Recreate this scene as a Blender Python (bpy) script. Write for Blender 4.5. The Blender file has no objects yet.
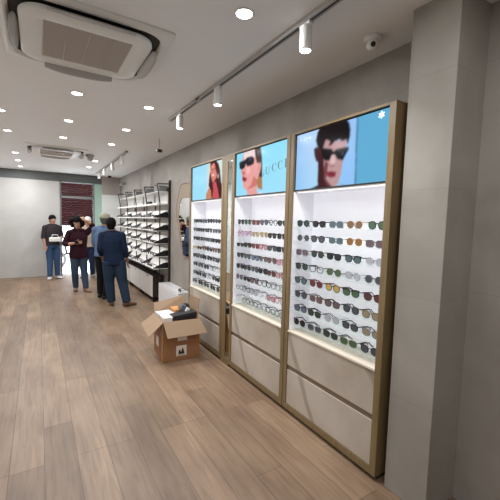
import bpy, bmesh, math, random
from mathutils import Vector, Matrix
random.seed(7)
S = bpy.context.scene
COL = S.collection
V = Vector
# ------------------------------------------------------------------ materials
MATS = {}
def lin(c):
    return tuple(((x/255)/12.92 if x/255 <= .04045 else ((x/255+.055)/1.055)**2.4) for x in c)
def mat(name, rgb, rough=.5, metal=0., alpha=1., emit=0., noise=0., nscale=20., bump=0., trans=0., spec=.5):
    if name in MATS: return MATS[name]
    m = bpy.data.materials.new(name); m.use_nodes = True
    nt = m.node_tree; b = nt.nodes['Principled BSDF']
    c = lin(rgb)
    b.inputs['Base Color'].default_value = (*c, 1)
    b.inputs['Roughness'].default_value = rough
    b.inputs['Metallic'].default_value = metal
    b.inputs['Alpha'].default_value = alpha
    b.inputs['Specular IOR Level'].default_value = spec
    if trans: b.inputs['Transmission Weight'].default_value = trans
    if emit:
        b.inputs['Emission Color'].default_value = (*c, 1)
        b.inputs['Emission Strength'].default_value = emit
    tc = nt.nodes.new('ShaderNodeTexCoord')
    n = nt.nodes.new('ShaderNodeTexNoise'); n.inputs['Scale'].default_value = nscale; n.inputs['Detail'].default_value = 4
    nt.links.new(tc.outputs['Object'], n.inputs['Vector'])
    if noise:
        mx = nt.nodes.new('ShaderNodeMix'); mx.data_type = 'RGBA'
        mx.inputs[6].default_value = (*[x*(1-noise) for x in c], 1)
        mx.inputs[7].default_value = (*[min(1, x*(1+noise)) for x in c], 1)
        nt.links.new(n.outputs['Fac'], mx.inputs[0]); nt.links.new(mx.outputs[2], b.inputs['Base Color'])
    if bump:
        bp = nt.nodes.new('ShaderNodeBump'); bp.inputs['Strength'].default_value = bump; bp.inputs['Distance'].default_value = .01
        nt.links.new(n.outputs['Fac'], bp.inputs['Height']); nt.links.new(bp.outputs[0], b.inputs['Normal'])
    MATS[name] = m
    return m
def N(nt, t, **k):
    n = nt.nodes.new(t)
    for a, v in k.items(): setattr(n, a, v)
    return n
def ramp(nt, stops):
    r = nt.nodes.new('ShaderNodeValToRGB'); e = r.color_ramp.elements
    while len(e) < len(stops): e.new(.5)
    for i, (p, c) in enumerate(stops): e[i].position = p; e[i].color = (*lin(c), 1)
    return r
def base(name, rough):
    m = bpy.data.materials.new(name); m.use_nodes = True; MATS[name] = m
    b = m.node_tree.nodes['Principled BSDF']; b.inputs['Roughness'].default_value = rough
    return m, m.node_tree, b
def wood_floor():
    m, nt, b = base('oak_planks', .45); L = nt.links.new
    tc = N(nt, 'ShaderNodeTexCoord'); mp = N(nt, 'ShaderNodeMapping'); mp.inputs['Rotation'].default_value = (0, 0, math.pi/2)
    L(tc.outputs['Object'], mp.inputs['Vector'])
    br = N(nt, 'ShaderNodeTexBrick'); br.offset = .37; br.offset_frequency = 3
    for k, v in (('Scale', 1), ('Brick Width', 1.22), ('Row Height', .19), ('Mortar Size', .0018), ('Mortar Smooth', .3), ('Bias', -.1)): br.inputs[k].default_value = v
    br.inputs['Color1'].default_value = (*lin((142, 121, 101)), 1); br.inputs['Color2'].default_value = (*lin((170, 147, 125)), 1)
    br.inputs['Mortar'].default_value = (*lin((98, 78, 62)), 1)
    L(mp.outputs[0], br.inputs['Vector'])
    mp2 = N(nt, 'ShaderNodeMapping'); mp2.inputs['Scale'].default_value = (12, .9, 1); L(tc.outputs['Object'], mp2.inputs['Vector'])
    n1 = N(nt, 'ShaderNodeTexNoise'); n1.inputs['Scale'].default_value = 3; n1.inputs['Detail'].default_value = 8; n1.inputs['Distortion'].default_value = .8
    L(mp2.outputs[0], n1.inputs['Vector'])
    r1 = ramp(nt, [(.25, (196, 184, 172)), (.5, (226, 220, 213)), (.75, (245, 241, 236))]); L(n1.outputs['Fac'], r1.inputs[0])
    n2 = N(nt, 'ShaderNodeTexNoise'); n2.inputs['Scale'].default_value = 1.6; n2.inputs['Detail'].default_value = 5
    mp3 = N(nt, 'ShaderNodeMapping'); mp3.inputs['Scale'].default_value = (2.4, .9, 1); L(tc.outputs['Object'], mp3.inputs['Vector']); L(mp3.outputs[0], n2.inputs['Vector'])
    r2 = ramp(nt, [(.32, (196, 184, 176)), (.68, (255, 251, 246))]); L(n2.outputs['Fac'], r2.inputs[0])
    mx = N(nt, 'ShaderNodeMix', data_type='RGBA', blend_type='MULTIPLY'); mx.inputs[0].default_value = .9
    L(br.outputs['Color'], mx.inputs[6]); L(r1.outputs[0], mx.inputs[7])
    mx2 = N(nt, 'ShaderNodeMix', data_type='RGBA', blend_type='MULTIPLY'); mx2.inputs[0].default_value = .8
    L(mx.outputs[2], mx2.inputs[6]); L(r2.outputs[0], mx2.inputs[7]); L(mx2.outputs[2], b.inputs['Base Color'])
    bp = N(nt, 'ShaderNodeBump'); bp.inputs['Strength'].default_value = .15; bp.inputs['Distance'].default_value = .004
    L(n1.outputs['Fac'], bp.inputs['Height']); L(bp.outputs[0], b.inputs['Normal'])
    return m
def plaster(name, c1, c2, tile=None, axis='YZ', rough=.6):
    m, nt, b = base(name, rough); L = nt.links.new
    tc = N(nt, 'ShaderNodeTexCoord')
    n1 = N(nt, 'ShaderNodeTexNoise'); n1.inputs['Scale'].default_value = 1.7; n1.inputs['Detail'].default_value = 9; n1.inputs['Distortion'].default_value = .6
    L(tc.outputs['Object'], n1.inputs['Vector'])
    r = ramp(nt, [(.3, c1), (.7, c2)]); L(n1.outputs['Fac'], r.inputs[0])
    out = r.outputs[0]
    if tile:
        sp = N(nt, 'ShaderNodeSeparateXYZ'); cb = N(nt, 'ShaderNodeCombineXYZ'); L(tc.outputs['Object'], sp.inputs[0])
        L(sp.outputs[axis[0]], cb.inputs[0]); L(sp.outputs[axis[1]], cb.inputs[1])
        br = N(nt, 'ShaderNodeTexBrick'); br.offset = 0
        for k, v in (('Scale', 1), ('Brick Width', tile[0]), ('Row Height', tile[1]), ('Mortar Size', .003), ('Mortar Smooth', .4)): br.inputs[k].default_value = v
        br.inputs['Color1'].default_value = (1, 1, 1, 1); br.inputs['Color2'].default_value = (.93, .93, .93, 1); br.inputs['Mortar'].default_value = (.88, .88, .88, 1)
        L(cb.outputs[0], br.inputs['Vector'])
        mx = N(nt, 'ShaderNodeMix', data_type='RGBA', blend_type='MULTIPLY'); mx.inputs[0].default_value = 1
        L(out, mx.inputs[6]); L(br.outputs['Color'], mx.inputs[7]); out = mx.outputs[2]
    L(out, b.inputs['Base Color'])
    return m
def marble():
    m, nt, b = base('white_marble_laminate', .38); L = nt.links.new
    tc = N(nt, 'ShaderNodeTexCoord'); mp = N(nt, 'ShaderNodeMapping'); mp.inputs['Rotation'].default_value = (.55, 0, 0); L(tc.outputs['Object'], mp.inputs['Vector'])
    w = N(nt, 'ShaderNodeTexWave', wave_type='BANDS', bands_direction='Y'); w.inputs['Scale'].default_value = .45; w.inputs['Distortion'].default_value = 6; w.inputs['Detail'].default_value = 3; w.inputs['Detail Scale'].default_value = .8
    L(mp.outputs[0], w.inputs['Vector'])
    r = ramp(nt, [(0, (190, 180, 169)), (.975, (190, 180, 169)), (.995, (164, 154, 143)), (1, (158, 148, 137))]); L(w.outputs['Fac'], r.inputs[0])
    n = N(nt, 'ShaderNodeTexNoise'); n.inputs['Scale'].default_value = 2.2; n.inputs['Detail'].default_value = 7; L(tc.outputs['Object'], n.inputs['Vector'])
    r2 = ramp(nt, [(.3, (222, 216, 210)), (.65, (255, 255, 255))]); L(n.outputs['Fac'], r2.inputs[0])
    mx = N(nt, 'ShaderNodeMix', data_type='RGBA', blend_type='MULTIPLY'); mx.inputs[0].default_value = 1
    L(r.outputs[0], mx.inputs[6]); L(r2.outputs[0], mx.inputs[7]); L(mx.outputs[2], b.inputs['Base Color'])
    return m
def grainwood(name, c1, c2):
    m, nt, b = base(name, .45); L = nt.links.new
    tc = N(nt, 'ShaderNodeTexCoord'); mp = N(nt, 'ShaderNodeMapping'); mp.inputs['Scale'].default_value = (30, 30, 2); L(tc.outputs['Object'], mp.inputs['Vector'])
    n = N(nt, 'ShaderNodeTexNoise'); n.inputs['Scale'].default_value = 1.5; n.inputs['Detail'].default_value = 5; L(mp.outputs[0], n.inputs['Vector'])
    r = ramp(nt, [(.3, c1), (.7, c2)]); L(n.outputs['Fac'], r.inputs[0]); L(r.outputs[0], b.inputs['Base Color'])
    return m
def shutter_mat():
    m, nt, b = base('maroon_shutter_steel', .9); L = nt.links.new; b.inputs['Specular IOR Level'].default_value = .08
    tc = N(nt, 'ShaderNodeTexCoord')
    n = N(nt, 'ShaderNodeTexNoise'); n.inputs['Scale'].default_value = 2; L(tc.outputs['Object'], n.inputs['Vector'])
    r = ramp(nt, [(.3, (24, 6, 6)), (.7, (34, 9, 9))]); L(n.outputs['Fac'], r.inputs[0]); L(r.outputs[0], b.inputs['Base Color'])
    return m
M_floor = wood_floor()
M_ceil = mat('ceiling_paint', (236, 235, 235), .8, noise=.02)
M_wall = plaster('porcelain_wall', (134, 127, 119), (162, 155, 147), (.62, 1.24), 'YZ')
M_pier = plaster('pier_porcelain', (140, 134, 125), (162, 156, 147), (.60, .60), 'YZ')
M_plain = plaster('pale_plaster', (226, 228, 226), (238, 240, 238))
M_upper = plaster('grey_plaster', (168, 160, 152), (182, 174, 166))
M_oak = grainwood('light_oak_veneer', (110, 92, 62), (130, 109, 76))
M_marble = marble()
M_light = mat('light_panel', (236, 235, 242), .5, emit=.40)
M_side = mat('glowing_white_acrylic', (238, 236, 242), .3, emit=.12)  # faint glow stands in for light spread by the back panel
M_led = mat('led_diffuser', (255, 250, 246), .4, emit=.8)
M_shelfglass = mat('shelf_glass', (206, 232, 224), .05, alpha=.15)
M_dark = mat('dark_recess', (44, 36, 30), .7)
M_black = mat('black_plastic', (22, 21, 22), .4)
M_blackmetal = mat('dark_bronze_metal', (52, 46, 42), .4, metal=.5)
M_steel = mat('brushed_metal', (160, 156, 150), .35, metal=.8)
M_white = mat('white_enamel', (226, 224, 220), .4)
M_whitegloss = mat('white_gloss_board', (222, 220, 222), .2)
M_grille = mat('grille_mesh', (200, 190, 180), .7)
M_greyflap = mat('grey_flap', (172, 168, 164), .5)
M_lamp = mat('lamp_disc', (255, 250, 240), .4, emit=14)
M_mirror = mat('mirror_silver', (225, 228, 226), .02, metal=1)
M_copper = mat('rose_gold_metal', (120, 78, 62), .3, metal=.8)
M_cream = mat('cream_panel', (150, 134, 114), .6)
M_alu = mat('grey_aluminium', (120, 122, 122), .45, metal=.4)
M_greenglass = mat('pale_green_glass', (176, 206, 192), .15, alpha=.93)
M_glass = mat('clear_glass', (50, 58, 56), .02, alpha=.08)
M_shutter = shutter_mat()
M_street = plaster('street_concrete', (190, 190, 190), (215, 216, 218))
M_bright = plaster('bright_render', (214, 220, 230), (232, 236, 242))
M_card = mat('brown_cardboard', (150, 106, 74), .8, noise=.08, nscale=12)
M_cardin = mat('cardboard_flap', (146, 121, 96), .8, noise=.06, nscale=12)
M_tape = mat('packing_tape', (158, 108, 58), .3)
M_label = mat('paper_label', (225, 215, 205), .7)

# ------------------------------------------------------------------ mesh helpers
class MB:
    def __init__(s): s.bm = bmesh.new(); s.mats = []
    def mi(s, m):
        if m is None: return 0
        if m not in s.mats: s.mats.append(m)
        return s.mats.index(m)
    def box(s, x0, x1, y0, y1, z0, z1, m=None, bev=0., rot=None, about=None):
        vs = [s.bm.verts.new((x, y, z)) for x in (x0, x1) for y in (y0, y1) for z in (z0, z1)]
        F = [(0, 1, 3, 2), (4, 6, 7, 5), (0, 4, 5, 1), (2, 3, 7, 6), (0, 2, 6, 4), (1, 5, 7, 3)]
        fs = [s.bm.faces.new([vs[i] for i in f]) for f in F]
        k = s.mi(m)
        for f in fs: f.material_index = k
        if bev:
            r = bmesh.ops.bevel(s.bm, geom=list({e for f in fs for e in f.edges}), offset=bev, segments=2, affect='EDGES', profile=.5)
            fs = r['faces'] + [f for f in fs if f.is_valid]; vs = list({v for f in fs for v in f.verts})
            for f in fs: f.material_index = k
        if rot is not None: bmesh.ops.rotate(s.bm, verts=[v for v in vs if v.is_valid], cent=about or ((x0+x1)/2, (y0+y1)/2, (z0+z1)/2), matrix=rot)
        return s
    def loft(s, rings, m=None, cap=True, closed=False):
        k = s.mi(m); R = [[s.bm.verts.new(p) for p in r] for r in rings]; n = len(R[0])
        pairs = list(zip(R, R[1:])) + ([(R[-1], R[0])] if closed else [])
        for a, b in pairs:
            for i in range(n):
                f = s.bm.faces.new((a[i], a[(i+1) % n], b[(i+1) % n], b[i])); f.material_index = k; f.smooth = True
        if cap and not closed:
            for r in (R[0][::-1], R[-1]):
                f = s.bm.faces.new(r); f.material_index = k
        return s
    def cyl(s, a, b, r, r2=None, n=16, m=None, ry=None):
        a, b = V(a), V(b); t = (b-a).normalized(); u = t.orthogonal().normalized() if abs(t.z) < .999 else V((1, 0, 0)); v = t.cross(u)
        r2 = r if r2 is None else r2
        return s.loft([[p+u*math.cos(q)*rr+v*math.sin(q)*rr for q in [2*math.pi*i/n for i in range(n)]] for p, rr in ((a, r), (b, r2))], m)
    def lathe(s, c, prof, n=20, m=None):
        c = V(c)
        return s.loft([[c+V((r*math.cos(2*math.pi*i/n), r*math.sin(2*math.pi*i/n), z)) for i in range(n)] for r, z in prof], m)
    def tube(s, pts, r, n=8, m=None, closed=False, ref=None):
        pts = [V(p) for p in pts]; rings = []; u = None
        for i, p in enumerate(pts):
            if closed: t = pts[(i+1) % len(pts)]-pts[i-1]
            else: t = pts[min(i+1, len(pts)-1)]-pts[max(i-1, 0)]
            t.normalize()
            if ref is not None: u = V(ref)
            elif u is None: u = t.orthogonal()
            u = (u-t*u.dot(t)).normalized(); v = t.cross(u)
            rr = r[i] if isinstance(r, list) else r
            ra, rb = rr if isinstance(rr, tuple) else (rr, rr)
            rings.append([p+u*math.cos(q)*ra+v*math.sin(q)*rb for q in [2*math.pi*j/n for j in range(n)]])
        return s.loft(rings, m, closed=closed)
    def ball(s, c, r, n=14, m=None, sc=(1, 1, 1)):
        c = V(c); rings = []
        for i in range(1, n//2+1):
            a = math.pi*i/(n//2+1)
            rings.append([c+V((r*sc[0]*math.sin(a)*math.cos(2*math.pi*j/n), r*sc[1]*math.sin(a)*math.sin(2*math.pi*j/n), r*sc[2]*math.cos(a))) for j in range(n)])
        return s.loft(rings, m)
    def prism(s, poly, ext, m=None):
        k = s.mi(m); ext = V(ext)
        a = [s.bm.verts.new(p) for p in poly]; b = [s.bm.verts.new(V(p)+ext) for p in poly]; n = len(a)
        fs = [s.bm.faces.new(a[::-1]), s.bm.faces.new(b)] + [s.bm.faces.new((a[i], a[(i+1) % n], b[(i+1) % n], b[i])) for i in range(n)]
        for f in fs: f.material_index = k
        return s
    def mesh(s, name, m=None):
        bmesh.ops.recalc_face_normals(s.bm, faces=s.bm.faces)
        me = bpy.data.meshes.new(name); s.bm.to_mesh(me); s.bm.free()
        for x in (s.mats or [m]): me.materials.append(x)
        return me
def link(name, me, parent=None, loc=None):
    o = bpy.data.objects.new(name, me); COL.objects.link(o)
    if parent is not None: o.parent = parent
    if loc is not None: o.location = loc
    return o
def obj(name, mb, m=None, parent=None, label=None, loc=None):
    o = link(name, mb.mesh(name, m), parent, loc)
    if label: o['label'] = label
    return o
def tag(o, label, cat, group=None, kind=None):
    if kind: o['kind'] = kind
    if label: o['label'] = label
    if cat: o['category'] = cat
    if group: o['group'] = group
    return o
def thing(name, label, cat, loc=(0, 0, 0), group=None, rz=0.):
    o = bpy.data.objects.new(name, None); o.empty_display_size = .1; COL.objects.link(o); o.location = loc; o.rotation_euler = (0, 0, rz)
    return tag(o, label, cat, group)
def struct(name, mb, m=None, parent=None, label=None):
    o = obj(name, mb, m, parent)
    if parent is None: o['kind'] = 'structure'
    if label: o['label'] = label
    return o
def copy_tree(o, parent=None):
    c = o.copy(); COL.objects.link(c)
    if parent is not None: c.parent = parent
    for ch in o.children: copy_tree(ch, c)
    return c
def copy_thing(root, loc, label):
    kids = list(root.children); r = root.copy(); COL.objects.link(r); r.location = loc; r['label'] = label
    for ch in kids: copy_tree(ch, r)
    return r
def box(*a, **k): return MB().box(*a, **k)

# ------------------------------------------------------------------ room
XW, HC, YE = 2.058, 2.78, 10.6
XL, YB = -1.5, -3.0
struct('floor', box(XL-.1, XW+.1, YB-.1, YE, -.1, 0), M_floor)
struct('ceiling', box(XL-.1, XW+.1, YB-.1, YE+.25, HC, HC+.1), M_ceil)
struct('wall_right', box(XW, XW+.1, YB-.1, YE+.2, 0, HC), M_wall)
struct('wall_left', box(XL-.1, XL, YB-.1, YE+.2, 0, HC), M_plain)
struct('wall_back', box(XL, XW, YB-.1, YB, 0, HC), M_plain)
struct('wall_pier', box(1.773, XW, .955, 1.215, 0, HC, bev=.003), M_pier)
mb = MB(); mb.box(1.56, XW, YE, YE+.2, 0, 2.27, M_plain); mb.box(1.56, XW, YE-.012, YE+.2, 2.27, HC, M_upper)
struct('wall_end', mb)
struct('wall_front', box(XL, .50, YE, YE+.2, 0, 2.55), plaster('front_wall_plaster', (176, 174, 170), (190, 188, 184)))
struct('trim_1', box(XL, 1.56, YE, YE+.2, 2.55, HC), mat('lintel_grey', (92, 96, 94), .6))
struct('door_1', box(1.37, 1.56, YE+.02, YE+.06, 0, 2.55), M_greenglass)
# glazed transom over the doorway, with its header bar and mullion
w = struct('window_1', box(.5, 1.35, YE+.05, YE+.062, 2.18, 2.55), M_glass)
mb = MB(); mb.box(.50, 1.36, YE+.02, YE+.09, 2.13, 2.18); mb.box(1.33, 1.37, YE+.02, YE+.09, 0, 2.55); mb.box(.50, .54, YE+.02, YE+.09, 0, 2.55)
obj('window_frame', mb, M_alu, w)
struct('trim_2', box(XL, 1.56, YE, YE+.25, -.1, -.001), M_steel)

# ------------------------------------------------------------------ street outside
struct('pavement', box(-9, 14, YE+.25, 24, -.2, -.06), M_street)
b = thing('building', 'shop building across the street with a half lowered maroon ribbed roller shutter', 'building', (1, 15.5, -.06))
mb = MB(); mb.box(-7, 10, 0, .3, 0, 1.32); mb.box(-7, 10, .1, .3, 1.32, 6); obj('wall', mb, M_bright, b)
mb = MB()
for i in range(34):
    z = 1.32+i*.09
    mb.prism([(-6, .02, z), (-6, -.025, z+.03), (-6, -.025, z+.06), (-6, .02, z+.085)], (12, 0, 0))
obj('roller_shutter', mb, M_shutter, b, 'maroon ribbed steel roller shutter')
obj('bottom_rail', box(-6, 6, -.04, .04, 1.26, 1.33), M_alu, b)
m_ = thing('motorcycle', 'grey parked motorcycle on the bright street outside the doorway', 'motorcycle', (1.05, 12.3, -.06))
M_tyre = mat('glare_paled_rubber', (96, 98, 102), .8)  # tyres greyed to imitate the overexposed glare of the street
def wheel(px):
    mb = MB(); mb.tube([(px+.27*math.cos(a), 0, .31+.27*math.sin(a)) for a in [2*math.pi*i/24 for i in range(24)]], .045, closed=True, m=M_tyre, ref=(0, 1, 0))
    for i in range(8):
        a = math.pi*2*i/8; mb.cyl((px, 0, .31), (px+.25*math.cos(a), 0, .31+.25*math.sin(a)), .008, n=6, m=M_steel)
    mb.cyl((px, -.06, .31), (px, .06, .31), .05, m=M_steel)
    obj('wheel', mb, None, m_)
wheel(-.62); wheel(.62)
M_bike = mat('grey_bike_paint', (120, 126, 132), .3)
mb = MB(); mb.tube([(-.62, 0, .31), (-.3, 0, .5), (.2, 0, .42), (.4, 0, .75)], .035); mb.cyl((-.3, 0, .5), (-.35, 0, .78), .03); obj('frame', mb, M_blackmetal, m_)
mb = MB(); mb.tube([(.62, .06, .31), (.42, .06, .9)], .025); mb.tube([(.62, -.06, .31), (.42, -.06, .9)], .025); obj('fork', mb, M_steel, m_)
mb = MB(); mb.ball((.12, 0, .78), .2, sc=(1.3, .65, .75)); obj('fuel_tank', mb, M_bike, m_)
mb = MB(); mb.tube([(-.75, 0, .84), (-.5, 0, .8), (-.15, 0, .78)], [(.09, .05), (.12, .05), (.09, .05)], ref=(0, 1, 0)); obj('seat', mb, M_black, m_)
mb = MB(); mb.ball((-.05, 0, .42), .17, sc=(1.1, .7, .9)); obj('engine', mb, M_steel, m_)
mb = MB(); mb.tube([(.3, -.33, 1.02), (.4, -.12, .98), (.42, .12, .98), (.3, .33, 1.02)], .014); obj('handlebar', mb, M_blackmetal, m_)
mb = MB(); mb.ball((.52, 0, .9), .09); obj('headlamp', mb, M_white, m_)
mb = MB(); mb.cyl((-.1, .1, .3), (-.15, .28, 0), .012); obj('kickstand', mb, M_blackmetal, m_)

# ------------------------------------------------------------------ ceiling fittings
SPN = {0: 'nearest the camera', 1: 'second', 2: 'third', 3: 'fourth'}
def area(name, loc, r, W, col=(.97, .985, 1), rot=(0, 0, 0), parent=None, spread=2.6, sy=None):
    l = bpy.data.lights.new(name, 'AREA'); l.shape = 'DISK' if sy is None else 'RECTANGLE'; l.size = r
    if sy: l.size_y = sy
    l.energy = W; l.color = col; l.spread = spread
    o = bpy.data.objects.new(name, l); COL.objects.link(o); o.location = loc; o.rotation_euler = rot
    if parent is not None: o.parent = parent
    return o
def ring_profile(r): return [(r, -.001), (r, -.006), (r*.93, -.008), (r*.8, -.002)]
mesh_trim = MB().lathe((0, 0, 0), [(.058, 0), (.058, -.004), (.05, -.007), (.046, -.003)]).mesh('trim_ring', M_white)
mesh_disc = MB().lathe((0, 0, 0), [(.046, -.001), (.046, -.0045), (.03, -.005)]).mesh('diffuser', M_lamp)
DLW = 9
DL = [(1.02, 1.765, 'round white recessed downlight at the top of the picture, nearest the camera'),
      (1.02, 3.74, 'recessed downlight left of the far end of the near spotlight track'),
      (.34, 3.74, 'recessed downlight just beyond the big ceiling air conditioner, at the left'),
      (1.02, 4.83, 'recessed downlight second beyond the near track end, in the row nearer the display wall'),
      (.34, 4.83, 'recessed downlight second beyond the big air conditioner, in the left row'),
      (1.02, 5.91, 'recessed downlight level with the hanging camera, in the row nearer the display wall'),
      (.34, 5.88, 'recessed downlight just before the far air conditioner in the left row'),
      (1.03, 7.84, 'recessed downlight beyond the far air conditioner, before the last one'),
      (1.03, 8.87, 'recessed downlight closest to the shop entrance'),
      (-.34, 3.74, 'recessed downlight at the far left of the ceiling, nearest of that row'),
      (-.34, 4.83, 'recessed downlight in the leftmost row, second away from the camera'),
      (1.02, .35, 'unseen recessed downlight added for fill behind the camera beside the pier'), (.34, .35, 'unseen recessed downlight added for fill behind the camera over the middle of the aisle'),  # unseen lamps added to brighten the room and the pier
      (1.02, -1.2, 'unseen recessed downlight added for fill at the rear on the display wall side'), (-.34, -1.2, 'unseen recessed downlight added for fill at the rear on the plain wall side'),  # rear lamps, out of view, added for more light
      (-.34, .35, 'unseen recessed downlight added for fill over the plain wall side, just behind the camera'), (-1.02, .35, 'unseen recessed downlight added for fill by the plain wall, just behind the camera'), (-1.02, 1.77, 'unseen recessed downlight added for fill by the plain wall, ahead of the camera'),  # out-of-view lamps added to lift the pier and drawers
      (-.34, 7.84, 'extra recessed downlight added for fill on the plain wall side, third from the entrance'), (-.34, 8.87, 'extra recessed downlight added for fill on the plain wall side, second from the entrance'), (-.34, 9.9, 'extra recessed downlight added for fill on the plain wall side, closest to the entrance'),  # extra lamps added to brighten the floor near the entrance
      (-.34, 5.9, 'recessed downlight in the leftmost row, third away from the camera')]
for x, y, lb in DL:
    t = thing('downlight', lb, 'ceiling light', (x, y, HC), 'recessed ceiling downlights')
    link('trim_ring', mesh_trim, t); link('diffuser', mesh_disc, t)
    area('downlight_lamp', (x, y, HC-.012), .08, DLW*(.45 if y < 2 and x < .5 else 1.9 if y > 7 else 1.1 if y > 5 else 1), spread=3.14)
def track(y0, y1, gaps, lb):
    t = thing('lighting_track', lb, 'track light rail', (1.34, y0, HC), 'spotlight tracks')
    L = y1-y0
    mb = MB(); mb.box(-.020, -.008, 0, L, -.03, 0); mb.box(.008, .020, 0, L, -.03, 0); mb.box(-.008, .008, 0, L, -.015, 0); mb.box(-.006, .006, 0, L, -.012, 0)
    mb.box(-.018, .018, 0, .02, -.031, 0); mb.box(-.018, .018, L-.05, L, -.031, 0)
    for g in gaps: mb.box(-.02, .02, g-y0-.04, g-y0+.04, -.033, 0)
    obj('rail', mb, M_greyflap, t)
    obj('conductor_slot', box(-.0078, .0078, .02, L-.05, -.0285, -.0155), M_black, t, 'black slot along the rail')
track(.9, 3.99, [3.15], 'grey spotlight track running overhead along the three display cabinets')
track(6.31, 9.85, [8.1], 'short grey spotlight track near the shop entrance')
m_body = MB().lathe((0, 0, 0), [(.03, -.046), (.033, -.05), (.036, -.06), (.036, -.18), (.034, -.184), (.030, -.180)]).mesh('housing', M_white)
m_lens = MB().lathe((0, 0, 0), [(.031, -.176), (.031, -.182), (.015, -.183)]).mesh('lens', M_lamp)
M_off = mat('unlit_lens', (186, 184, 178), .3)
m_lens_off = MB().lathe((0, 0, 0), [(.031, -.176), (.031, -.182), (.015, -.183)]).mesh('lens', M_off)
m_adp = MB().box(-.017, .017, -.045, .045, -.05, -.03, bev=.004).mesh('adapter', M_white)
m_stem = MB().cyl((0, 0, -.05), (0, 0, -.03), .012).mesh('stem', M_greyflap)
SP = [(1.6, 'white cylinder spotlight on the near track, closest to the camera'), (2.74, 'white cylinder spotlight on the near track, the middle one'),
      (3.67, 'white cylinder spotlight at the far end of the near track'), (6.74, 'white cylinder spotlight on the far track, closest to the camera'),
      (7.67, 'white cylinder spotlight on the far track, second from its near end'), (8.67, 'white cylinder spotlight on the far track, third from its near end'),
      (9.52, 'small spotlight on the far track, closest to the entrance')]
for y, lb in SP:
    t = thing('track_spotlight', lb, 'spotlight', (1.34, y, HC), 'cylinder spotlights on tracks')
    link('housing', m_body, t); link('lens', m_lens if y < 5 else m_lens_off, t); link('adapter', m_adp, t); link('stem', m_stem, t)
    if y < 5: area('spot_lamp', (1.34, y, HC-.2), 0.05, 7.5, spread=2.2)

# cassette air conditioners
def rsq(cx, cy, h, r, z, n=8):
    out = []
    for k, (sx, sy) in enumerate(((1, 1), (-1, 1), (-1, -1), (1, -1))):
        for i in range(n+1):
            a = math.pi/2*(k+i/n); out.append(V((cx+sx*(h-r)+r*math.cos(a), cy+sy*(h-r)+r*math.sin(a), z)))
    return out
ac = thing('air_conditioner', 'large white ceiling cassette air conditioner with open side flaps, nearest the camera', 'air conditioner', (.30, 2.66, HC), 'ceiling cassette air conditioners')
mb = MB(); mb.loft([rsq(0, 0, .475, .03, 0), rsq(0, 0, .475, .03, -.008), rsq(0, 0, .468, .03, -.012), rsq(0, 0, .455, .17, -.022), rsq(0, 0, .432, .16, -.028), rsq(0, 0, .42, .15, -.006)], cap=False)
obj('outer_panel', mb, M_white, ac)
mb = MB(); mb.loft([rsq(0, 0, .43, .16, -.006), rsq(0, 0, .35, .12, -.006)], cap=False); mb.loft([rsq(0, 0, .35, .12, -.006), rsq(0, 0, .35, .12, -.03)], cap=False); obj('air_outlet', mb, M_dark, ac, 'dark gap of the air outlet')
mb = MB(); mb.loft([rsq(0, 0, .375, .13, -.02), rsq(0, 0, .375, .13, -.04), rsq(0, 0, .365, .12, -.048), rsq(0, 0, .265, .015, -.048), rsq(0, 0, .25, .01, -.04)], cap=False); obj('inner_panel', mb, M_white, ac)
mb = MB(); mb.box(-.252, .252, -.252, .252, -.04, -.035)
for i in range(56):
    y = -.25+i*.0091; mb.box(-.25, .25, y, y+.004, -.046, -.04)
g_ = obj('intake_grille', mb, M_grille, ac, 'fine grey-brown intake grille')
mb = MB()
for x in (-.125, 0, .125): mb.box(x-.004, x+.004, -.25, .25, -.048, -.04)
obj('grille_bar', mb, M_greyflap, g_)
def flap(ang, tilt):
    mb = MB(); rings = []
    for t in [i/10*2-1 for i in range(11)]:
        w_ = .04*(1-.55*abs(t)**3); yy = t*.235
        rings.append([V((w_*math.cos(q), yy, .006*math.sin(q))) for q in [2*math.pi*i/10 for i in range(10)]])
    mb.loft(rings); o = obj('flap', mb, M_greyflap, ac)
    o.matrix_local = Matrix.Rotation(ang, 4, 'Z') @ Matrix.Translation((.405, 0, -.05)) @ Matrix.Rotation(tilt, 4, 'Y')
flap(0, math.radians(48)); flap(math.pi/2, math.radians(48)); flap(math.pi, math.radians(48)); flap(-math.pi/2, math.radians(12))
copy_thing(ac, (.30, 7.13, HC), 'smaller looking ceiling cassette air conditioner further back towards the entrance')

# cameras and detectors
t = thing('dome_camera', 'white dome security camera on the ceiling above the nearest display cabinet', 'security camera', (1.816, 1.516, HC))
obj('base', MB().lathe((0, 0, 0), [(.055, 0), (.055, -.022), (.048, -.032)]), M_white, t)
obj('dome', MB().ball((0, 0, -.045), .04), M_white, t)
obj('lens', MB().cyl((-.018, -.018, -.052), (-.030, -.030, -.064), .015), M_black, t, 'black camera lens')
t = thing('hanging_camera', 'small black security camera hanging on a thin rod from the ceiling', 'security camera', (1.54, 5.08, HC))
obj('rod', MB().cyl((0, 0, 0), (0, 0, -.15), .005), M_steel, t)
mb = MB(); mb.cyl((-.045, -.02, -.17), (.035, .015, -.165), .024, m=M_black); mb.cyl((0, 0, -.15), (0, 0, -.165), .02, m=M_black); obj('camera_body', mb, None, t)
obj('lens', MB().cyl((-.05, -.022, -.17), (-.045, -.02, -.17), .018), M_greyflap, t)
t = thing('smoke_detector', 'grey cone shaped detector on the ceiling beside the far air conditioner', 'smoke detector', (.855, 7.175, HC))
obj('base', MB().lathe((0, 0, 0), [(.075, 0), (.075, -.03), (.06, -.04)]), M_greyflap, t)
obj('sensor_cap', MB().lathe((0, 0, 0), [(.055, -.04), (.045, -.09), (.02, -.11)]), M_greyflap, t)
t = thing('wall_camera', 'small grey security camera in the far ceiling corner over the eyewear shelves', 'security camera', (XW, 9.9, 2.55))
obj('bracket', MB().cyl((0, 0, 0), (-.06, 0, 0), .02), M_steel, t)
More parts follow.
